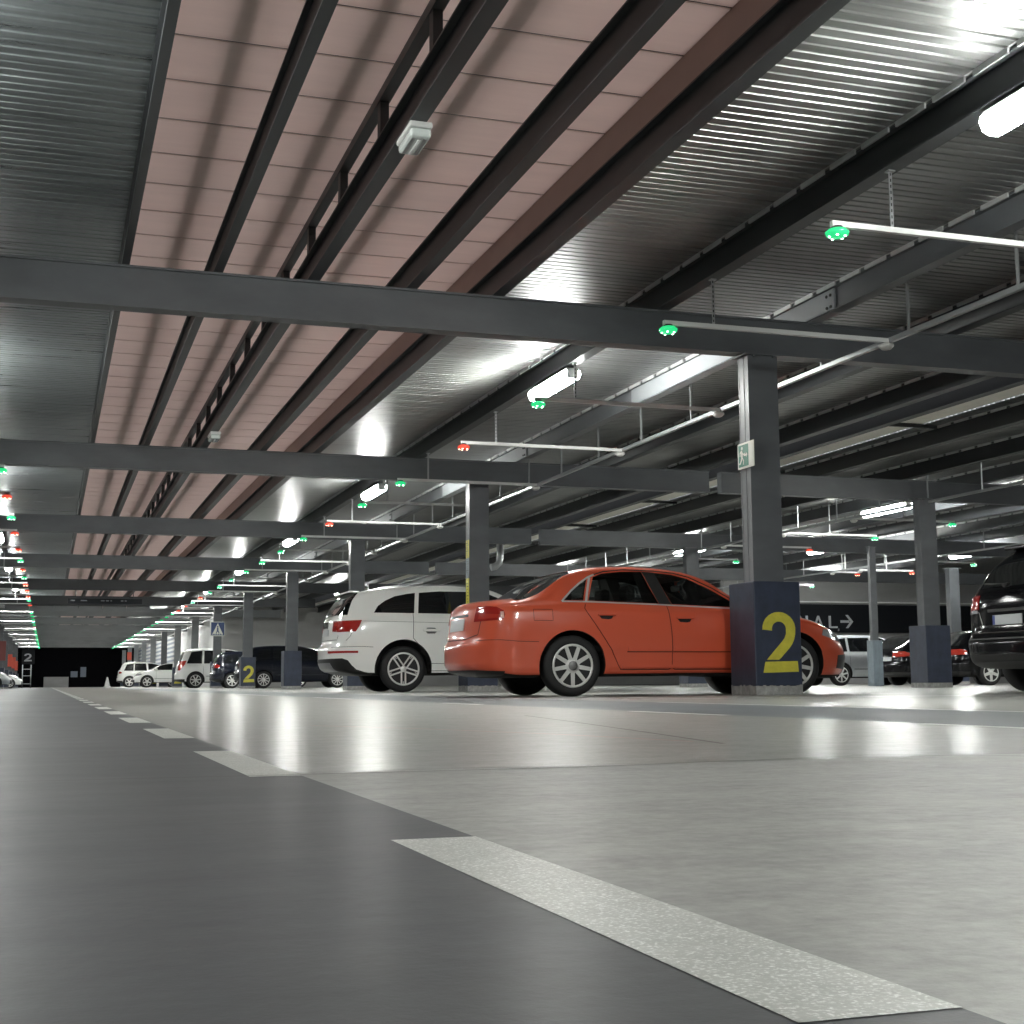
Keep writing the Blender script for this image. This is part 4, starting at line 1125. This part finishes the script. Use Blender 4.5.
# ================================================================ white SUV
def white_suv():
    c = Car(2.02, -1.30, 4.05,
        top=[(-1.38, 1.05), (-1.30, 1.28), (-1.22, 1.36), (-1.08, 1.53), (-.95, 1.68), (-.86, 1.755), (-.7, 1.80), (-.45, 1.855), (0, 1.905), (.5, 1.925), (.9, 1.93), (1.3, 1.915), (1.65, 1.87), (1.95, 1.76), (2.3, 1.55), (2.65, 1.33), (2.85, 1.26), (3.4, 1.18), (3.8, 1.05), (4.05, .85)],
        belt=[(-1.38, .98), (-1.0, 1.20), (-.4, 1.32), (.2, 1.345), (1.2, 1.345), (2.4, 1.27), (3.2, 1.10), (4.05, .75)],
        bot=[(-1.38, .46), (-1.15, .36), (-.75, .30), (0, .29), (2, .30), (3.3, .31), (4.05, .40)],
        er=[(.34, .12), (.45, .04), (.58, .0), (.76, .0), (.86, .07), (1.0, .085), (1.25, .10), (1.4, .12)],
        ef=[(.3, .12), (.45, .02), (.6, 0), (.85, .05), (1.0, .15)],
        wheels=(0, 3.05), R=.405, tum=.34, Dr=.55, Df=.8, flare=.022,
        creases=((1.235, .006, .02), (.52, .010, .03), (.42, -.008, .03)))
    g = thing('suv_car', 'large white SUV with dark windows parked behind the red car', 'car')
    me = wells(c, c.to_mesh(0), .115, .34)
    rb = []
    def R_(pts, w, mi, side=-1, lift=.003, **k):
        b = B(); c.ribbon(b, pts, w, lift, mi, side, **k); rb.append(b)
    for sd in (-1, 1):
        R_([(.19, 1.39), (.17, .95), (.30, .80), (.43, .58), (.46, .37), (1.4, .37), (1.44, .9), (1.40, 1.38)], .009, 2, sd)
        R_([(1.44, .9), (1.47, .37), (2.55, .37), (2.6, .9), (2.55, 1.2)], .009, 2, sd)
        R_([(-1.22, .79), (-.75, .80), (-.55, .79)], .007, 2, sd); R_([(.44, .50), (2.5, .50)], .008, 2, sd)
        R_([(-.95, 1.25), (.18, 1.235), (2.4, 1.2)], .005, 2, sd, .0008)
        R_([(-.86, 1.23), (-.95, .98), (-1.02, .90)], .006, 2, sd)
    R_([(-.72, 1.0), (-.70, .92), (.70, .92), (.72, 1.0)], .010, 2, rear=True)
    finish_body(c, g, me, M['car_white'], rb)
    q = [(-.52, 1.40), (-.44, 1.52), (-.30, 1.62), (-.12, 1.70), (.10, 1.745), (.255, 1.765), (.21, 1.395)]
    rd = [(.285, 1.395), (.33, 1.770), (.7, 1.80), (1.2, 1.80), (1.42, 1.785), (1.42, 1.385)]
    fd = [(1.48, 1.385), (1.48, 1.78), (1.66, 1.755), (1.9, 1.66), (2.2, 1.49), (2.45, 1.36)]
    for p in (q, rd, fd):
        for sd in (-1, 1): c.patch('side_window', g, M['glass_dark'], p, 'y', sd * .4, sd * 1.2, .004)
    c.patch('rear_window', g, M['glass_dark'], [(-1.20, -.86), (-.84, -.76), (-.78, -.72), (-.78, .72), (-.84, .76), (-1.20, .86)], 'z', 1.36, 1.80, .005)
    b = B(); box(b, -.93, -.72, -.62, .62, 1.765, 1.80, 0, .015); obj('roof_spoiler', b, M['car_white'], g)
    c.patch('windscreen', g, M['glass_dark'], [(1.8, -.55), (2.7, -.7), (2.7, .7), (1.8, .55)], 'z', 1.30, 1.95, .004)
    for sd in (-1, 1):
        o = c.patch('tail_lamp', g, M['tail'], [(-1.45, 1.16), (-1.45, 1.235), (-1.2, 1.255), (-.745, 1.265), (-.80, 1.15), (-.865, 1.06), (-1.12, 1.055), (-1.22, 1.09)], 'y', sd * .48, sd * 1.2, .007)
        c.patch('lamp_strip', o, M['tail_lit'], [(-1.45, 1.175), (-1.45, 1.215), (-1.13, 1.22), (-1.13, 1.165)], 'y', sd * .55, sd * 1.2, .010)
        c.patch('reflector', g, M['tail'], [(-1.45, .685), (-1.45, .725), (-.82, .725), (-.82, .685)], 'y', sd * .5, sd * 1.2, .006)
        b = B(); polytube(b, [(-.42, sd * .60, 1.84), (-.3, sd * .60, 1.875), (.4, sd * .60, 1.925), (1.2, sd * .59, 1.925), (1.5, sd * .58, 1.88)], .014, 8); obj('roof_rail', b, M['galv'], g)
        for hx in (.50, 1.62):
            h, n = c.hit(hx, 1.09, sd)
            c.patch('handle_recess', g, M['chrome'], [(hx - .11, 1.085), (hx - .07, 1.03), (hx + .07, 1.03), (hx + .12, 1.085), (hx + .07, 1.135), (hx - .07, 1.135)], 'y', sd * .7, sd * 1.2, .003)
            b = B(); box(b, hx - .15, hx + .17, h.y + (.008 if sd > 0 else -.045), h.y + (.045 if sd > 0 else -.008), 1.068, 1.112, 0, .015); obj('door_handle', b, M['car_white'], g)
        b = B(); box(b, 2.28, 2.48, .95 if sd > 0 else -1.22, 1.22 if sd > 0 else -.95, 1.25, 1.43, 0, .05); obj('door_mirror', b, M['car_white'], g)
    c.patch('lower_bumper', g, M['black_plastic'], [(-1.5, .28), (-1.5, .585), (-1.08, .595), (-.99, .56), (-.92, .47), (-.84, .40), (-.70, .355), (-.55, .325), (-.55, .28)], 'y', -1.2, 1.2, .004)
    c.patch('skid_plate', g, M['hub'], [(-.62, .36), (.62, .36), (.55, .52), (-.55, .52)], 'x', -1.6, -.9, .008)
    pl = c.patch('number_plate', g, M['plate'], [(-.26, 1.0), (.26, 1.0), (.26, 1.115), (-.26, 1.115)], 'x', -1.7, -.9, .012)
    b = B()
    for cy in (-.165, -.055, .055, .165):
        h, n = c.hit_rear(cy, 1.20)
        lathe(b, [(.052, -.004), (.066, -.004), (.066, .004), (.052, .004)], 'x', 20, (h.x - .008, cy, 1.20))
    obj('badge', b, M['chrome'], g)
    for x in c.wheels:
        for sd in (-1, 1): wheel(g, x, sd * (1.01 - .13 - .01), c.R, .29, 'fivetriple', .26, sd)
    return g
place(white_suv(), 5.975, 24.08 + 1.01, 0)

# ================================================================ generic bodies
def generic(label, paintm, kind='hatch', L=4.3, W=1.76, H=1.48, R=.315, rim='seven', name='hatchback_car', lit='tail', rear_x=None, plate='plate', detail=1, sc=1.):
    h = H - 1.0
    ro = -.78 if kind != 'wagon' else -.95; fo = .86; wb = L + ro - fo
    xf = wb + fo
    if kind == 'suv': sill, bt = .30, 1.06
    else: sill, bt = .22, .95
    if kind in ('hatch', 'suv', 'mpv'):
        tp = [(ro, bt - .02), (ro + .05, bt + .08), (ro + .16, bt + .22), (ro + .36, H - .08), (ro + .55, H - .03), (ro + 1.1, H), (ro + 1.9, H - .01), (ro + 2.35, H - .07), (wb - .70, H - .22), (wb - .30, bt + .12), (wb - .05, bt + .03), (wb + .4, bt - .06), (wb + .65, bt - .18), (xf, bt - .36)]
    else:
        tp = [(ro, bt - .02), (ro + .06, bt + .06), (ro + .25, bt + .20), (ro + .55, H - .09), (ro + .8, H - .04), (ro + 1.5, H), (ro + 2.2, H - .01), (ro + 2.6, H - .06), (wb - .60, H - .20), (wb - .20, bt + .12), (wb + .02, bt + .03), (wb + .4, bt - .06), (wb + .65, bt - .18), (xf, bt - .36)]
    c = Car(W, ro, xf, top=tp,
        belt=[(ro, bt - .10), (ro + .5, bt - .02), (.5, bt), (wb - .6, bt - .04), (wb, bt - .1), (xf - .3, bt - .26), (xf, bt - .45)],
        bot=[(ro, sill + .1), (ro + .25, sill + .02), (.4, sill), (wb, sill), (xf - .2, sill), (xf, sill + .06)],
        er=[(.2, .10), (.36, .0), (.58, 0), (.64, .05), (.85, .07), (bt + .1, .10)], ef=[(.2, .1), (.36, 0), (.55, .02), (.8, .12)],
        wheels=(0, wb), R=R, tum=.36, Dr=.46, Df=.75, fine=detail > 1, creases=((bt - .09, .006, .03), (.48, .006, .03)))
    g = thing(name, label, 'car')
    me = wells(c, c.to_mesh(0), .05, .30)
    rb = []
    for sd in (-1, 1):
        for x in (.30, 1.15, wb - .55):
            b = B(); c.ribbon(b, [(x, bt - .02), (x, sill + .1)], .008, .0015, 2, sd, step=.06); rb.append(b)
        b = B(); c.ribbon(b, [(.42, sill + .26), (wb - .45, sill + .26)], .02, .003, 4, sd, step=.1); rb.append(b)
    finish_body(c, g, me, paintm, rb)
    z0 = bt + .04; z1 = H - .11
    xq = ro + (.42 if kind != 'wagon' else .62)
    W1 = [(xq, z0), (xq + .20, z1 - .05), (.27, z1), (.25, z0)]; W2 = [(.33, z0), (.35, z1), (1.05, z1 + .01), (1.12, z0)]; W3 = [(1.22, z0), (1.18, z1 + .01), (1.45, z1), (wb - .80, z1 - .10), (wb - .42, z0 + .03), (wb - .40, z0)]
    for p in (W1, W2, W3):
        for sd in (-1, 1): c.patch('side_window', g, M['glass_dark'], p, 'y', sd * .3, sd * 1.1, .004)
    c.patch('rear_window', g, M['glass_dark'], [(-.58, bt + .08), (.58, bt + .08), (.50, H - .10), (-.50, H - .10)], 'x', ro - .2, ro + .75, .005)
    c.patch('windscreen', g, M['glass_dark'], [(wb - .95, -.5), (wb - .18, -.64), (wb - .18, .64), (wb - .95, .5)], 'z', bt + .05, H, .004)
    for sd in (-1, 1):
        c.patch('tail_lamp', g, M[lit], [(ro - .1, bt - .17), (ro - .1, bt - .02), (ro + .20, bt - .01), (ro + .30, bt - .06), (ro + .26, bt - .15)] if kind != 'mpv' else
                [(ro - .1, bt - .22), (ro - .1, bt - .02), (ro + .20, bt + .14), (ro + .42, bt + .16), (ro + .36, bt + .02), (ro + .16, bt - .24)], 'y', sd * (.30 if lit == 'tail_lit' and kind == 'wagon' else .46), sd * 1.1, .007)
        c.patch('head_lamp', g, M['head'], [(xf - .55, bt - .24), (xf - .45, bt - .17), (xf - .2, bt - .20), (xf + .1, bt - .30), (xf + .1, bt - .36), (xf - .3, bt - .32)], 'y', sd * .4, sd * 1.1, .006)
        b = B(); box(b, wb - .62, wb - .44, W / 2 - .05 if sd > 0 else -W / 2 - .18, W / 2 + .18 if sd > 0 else -W / 2 + .05, bt, bt + .14, 0, .04); obj('door_mirror', b, paintm, g)
    c.patch('number_plate', g, M['plate'], [(-.26, .68), (.26, .68), (.26, .79), (-.26, .79)], 'x', ro - .3, ro + .4, .010)
    c.patch('lower_bumper', g, M['black_plastic'], [(-1.0, .2), (1.0, .2), (1.0, sill + .14), (-1.0, sill + .14)], 'x', ro - .3, ro + .35, .004)
    c.patch('front_grille', g, M['black_plastic'], [(-.5, .28), (.5, .28), (.55, .48), (-.55, .48)], 'x', xf - .4, xf + .3, .006)
    for x in c.wheels:
        for sd in (-1, 1): wheel(g, x, sd * (W / 2 - .11 - .012), R, R * .70, rim, .21, sd)
    g['_ro'] = ro
    g.scale = (sc,) * 3
    return g, c

def put(g, x, y, rz):
    del g['_ro']; return place(g, x, y, rz)

# black estate at the right edge, seen from behind
def black_estate():
    ro = -.98
    c = Car(1.86, ro, 3.75,
        top=[(ro, 1.12), (ro + .05, 1.19), (ro + .25, 1.36), (ro + .50, 1.57), (ro + .72, 1.73), (ro + .95, 1.79), (ro + 1.6, 1.82), (ro + 2.4, 1.81), (ro + 2.8, 1.73), (2.2, 1.50), (2.65, 1.22), (2.9, 1.14), (3.4, 1.03), (3.75, .78)],
        belt=[(ro, 1.03), (ro + .4, 1.12), (.6, 1.15), (2.2, 1.10), (3.2, .86), (3.75, .6)],
        bot=[(ro, .36), (ro + .3, .28), (.4, .26), (3.4, .27), (3.75, .34)],
        er=[(.26, .14), (.38, .03), (.46, 0), (.60, .0), (.66, .06), (.8, .085), (1.0, .08), (1.15, .09)], ef=[(.25, .1), (.4, 0), (.6, .02), (.9, .15)],
        wheels=(0, 2.85), R=.345, tum=.30, Dr=.36, Df=.8, creases=((1.0, .006, .03), (.55, .008, .03)), pw=3.0)
    g = thing('estate_car', 'black estate car seen from behind at the right edge of the picture', 'car')
    me = wells(c, c.to_mesh(0), .055, .32)
    rb = []
    def R_(pts, w, mi, lift=.002, **k):
        b = B(); c.ribbon(b, pts, w, lift, mi, **k); rb.append(b)
    R_([(-.80, 1.02), (-.76, .70), (.76, .70), (.80, 1.02)], .010, 2, rear=True)
    R_([(-.80, .545), (-.4, .56), (.4, .56), (.80, .545)], .016, 3, rear=True) if 0 else None
    finish_body(c, g, me, M['car_black'], rb)
    c.patch('rear_window', g, M['glass_dark'], [(-.72, 1.24), (.72, 1.24), (.62, 1.64), (-.62, 1.64)], 'x', ro - .2, ro + .95, .006)
    b = B(); box(b, ro + .56, ro + .82, -.62, .62, 1.71, 1.76, 0, .015); sp = obj('roof_spoiler', b, M['car_black'], g)
    b = B(); box(b, ro + .552, ro + .57, -.16, .16, 1.71, 1.734); obj('brake_light', b, M['tail'], sp)
    b = B(); tube(b, (ro + .03, -.05, 1.25), (ro + .10, .42, 1.28), .012, 6); tube(b, (ro + .0, -.05, 1.23), (ro + .08, -.05, 1.25), .025, 8); obj('rear_wiper', b, M['black_plastic'], g)
    for sd in (-1, 1):
        c.patch('tail_lamp', g, M['tail'], [(ro - .1, .98), (ro - .1, 1.11), (ro + .10, 1.16), (ro + .20, 1.14), (ro + .20, .98)], 'y', sd * .57, sd * 1.2, .008)
        c.patch('reversing_lamp', g, M['head'], [(ro - .1, .935), (ro - .1, .972), (ro + .2, .972), (ro + .2, .935)], 'y', sd * .60, sd * 1.2, .008)
        b = B(); c.ribbon(b, [(sd * .62, .95), (sd * .55, .945), (sd * .47, .75)], .016, .006, 0, rear=True); obj('chrome_trim', b, M['chrome'], g)
        b = B(); tube(b, (ro + .9, sd * .60, 1.80), (2.0, sd * .58, 1.83), .02, 8); obj('roof_rail', b, M['black_plastic'], g)
    c.patch('bumper_step', g, M['black_plastic'], [(-1, .24), (1, .24), (1, .44), (-1, .44)], 'x', ro - .3, ro + .4, .005)
    c.patch('bumper_strip', g, M['rim_dark'], [(-.8, .615), (.8, .615), (.8, .635), (-.8, .635)], 'x', ro - .3, ro + .4, .006)
    b = B(); c.ribbon(b, [(-.36, .955), (.36, .955)], .035, .012, 0, rear=True); obj('handle_strip', b, M['black_plastic'], g)
    h, n = c.hit_rear(0, .84)
    pl = B(); box(pl, h.x - .022, h.x - .008, -.26, .26, .785, .90, 0, .003); po = obj('number_plate', pl, M['plate'], g)
    b = B(); box(b, h.x - .024, h.x - .021, .215, .257, .788, .897); obj('blue_band', b, M['plate_blue'], po)
    for p in ([(ro + .75, 1.20), (ro + .9, 1.6), (.3, 1.65), (.3, 1.20)], [(.38, 1.20), (.38, 1.65), (1.15, 1.65), (1.2, 1.18)], [(1.28, 1.18), (1.24, 1.64), (1.6, 1.6), (2.2, 1.28), (2.25, 1.16)]):
        for sd in (-1, 1): c.patch('side_window', g, M['glass_dark'], p, 'y', sd * .4, sd * 1.2, .004)
    for x in c.wheels:
        for sd in (-1, 1): wheel(g, x, sd * (.93 - .12 - .01), c.R, .235, 'five', .23, sd)
    return place(g, 10.5 + .98, 13.56, 0)
black_estate()

g, _ = generic('dark navy hatchback parked behind the plain plinth and the farther yellow 2', M['car_navy'], 'wagon', 4.5, 1.74, 1.55, .305, 'ten', detail=1, sc=1.10); put(g, 8.135, 55.75 + .96, 0)
g, _ = generic('dark blue car with a red tail lamp half hidden behind the crossing sign pillar', M['car_navy'], 'hatch', 4.3, 1.72, 1.46, .30, 'seven', sc=1.08); put(g, 7.48, 60.4 + .93, 0)
g, _ = generic('white people carrier with tall red tail lamps parked far down the row', M['car_white'], 'mpv', 4.4, 1.72, 1.62, .315, 'seven', 'people_carrier_car', 'tail_lit', sc=1.16); put(g, 6.60, 67.0 + 1.0, 0)
g, _ = generic('farthest white SUV, its tail next to the black end wall', M['car_white'], 'suv', 4.4, 1.82, 1.68, .36, 'five', 'suv_car', 'tail_lit', sc=1.1); put(g, 5.65, 106.2, 0)
g, _ = generic('white car parked nose out beside the farther yellow 2 pillar', M['car_white'], 'suv', 4.4, 1.82, 1.60, .37, 'five', 'suv_car', sc=1.05); put(g, 9.2, 97.0, PI)
g, _ = generic('silver hatchback seen past the bonnet of the red car', M['car_silver'], 'hatch', 4.2, 1.74, 1.50, .32, 'seven'); put(g, 22.0, 36.6, 0)
g, _ = generic('black estate with lit red tail lamp and pale plate left of the second row plinth', M['car_black'], 'wagon', 4.7, 1.80, 1.45, .32, 'five', 'estate_car', 'tail_lit', detail=2); put(g, 22.3 + .95, 34.0, 0)
g, _ = generic('black saloon estate with lit tail lamp right of the second row plinth', M['car_black'], 'wagon', 4.7, 1.80, 1.47, .33, 'five', 'estate_car', 'tail_lit', detail=2); put(g, 22.3 + .95, 31.45, 0)
g, _ = generic('silver car at the left edge, nose towards the aisle', M['car_silver'], 'hatch', 4.3, 1.76, 1.50, .32, 'seven'); put(g, -1.79 - 3.52, 79.9, 0)
g, _ = generic('white car beside the trolley at the left edge, nose towards the aisle', M['car_white'], 'hatch', 4.2, 1.74, 1.46, .32, 'seven'); put(g, -1.65 - 3.42, 106.0, 0)
# ---------------------------------------------------------------- camera, world, view
F_PX, YAW, PIT, ROL = 1390.6976, math.radians(18.3987), math.radians(7.0018), math.radians(-.3906)
fx = Vector((math.cos(YAW), -math.sin(YAW), 0))
fw = Vector((math.sin(YAW) * math.cos(PIT), math.cos(YAW) * math.cos(PIT), math.sin(PIT)))
up = fx.cross(fw)
rx = fx * math.cos(ROL) + up * math.sin(ROL)
ru = up * math.cos(ROL) - fx * math.sin(ROL)
cd = bpy.data.cameras.new('camera'); cam = bpy.data.objects.new('camera', cd); link(cam)
mw = Matrix((rx, ru, -fw)).transposed().to_4x4(); mw.translation = (0, 0, .148)
cam.matrix_world = mw
cd.sensor_width = 36; cd.lens = F_PX / 1024 * 36; cd.clip_start = .05; cd.clip_end = 500
SC.camera = cam
w = bpy.data.worlds.new('night'); SC.world = w; w.use_nodes = True
w.node_tree.nodes['Background'].inputs[0].default_value = (.92, .96, 1.0, 1)
w.node_tree.nodes['Background'].inputs[1].default_value = .48
SC.view_settings.view_transform = 'Standard'
try: SC.view_settings.look = 'None'
except Exception: pass
SC.view_settings.gamma = 1
SC.view_settings.use_curve_mapping = False
SC.view_settings.exposure = EXPOSURE
SC.cycles.max_bounces = 8; SC.cycles.diffuse_bounces = 4; SC.cycles.glossy_bounces = 4
SC.cycles.transparent_max_bounces = 12
SC.cycles.sample_clamp_indirect = 6
SC.cycles.use_denoising = True
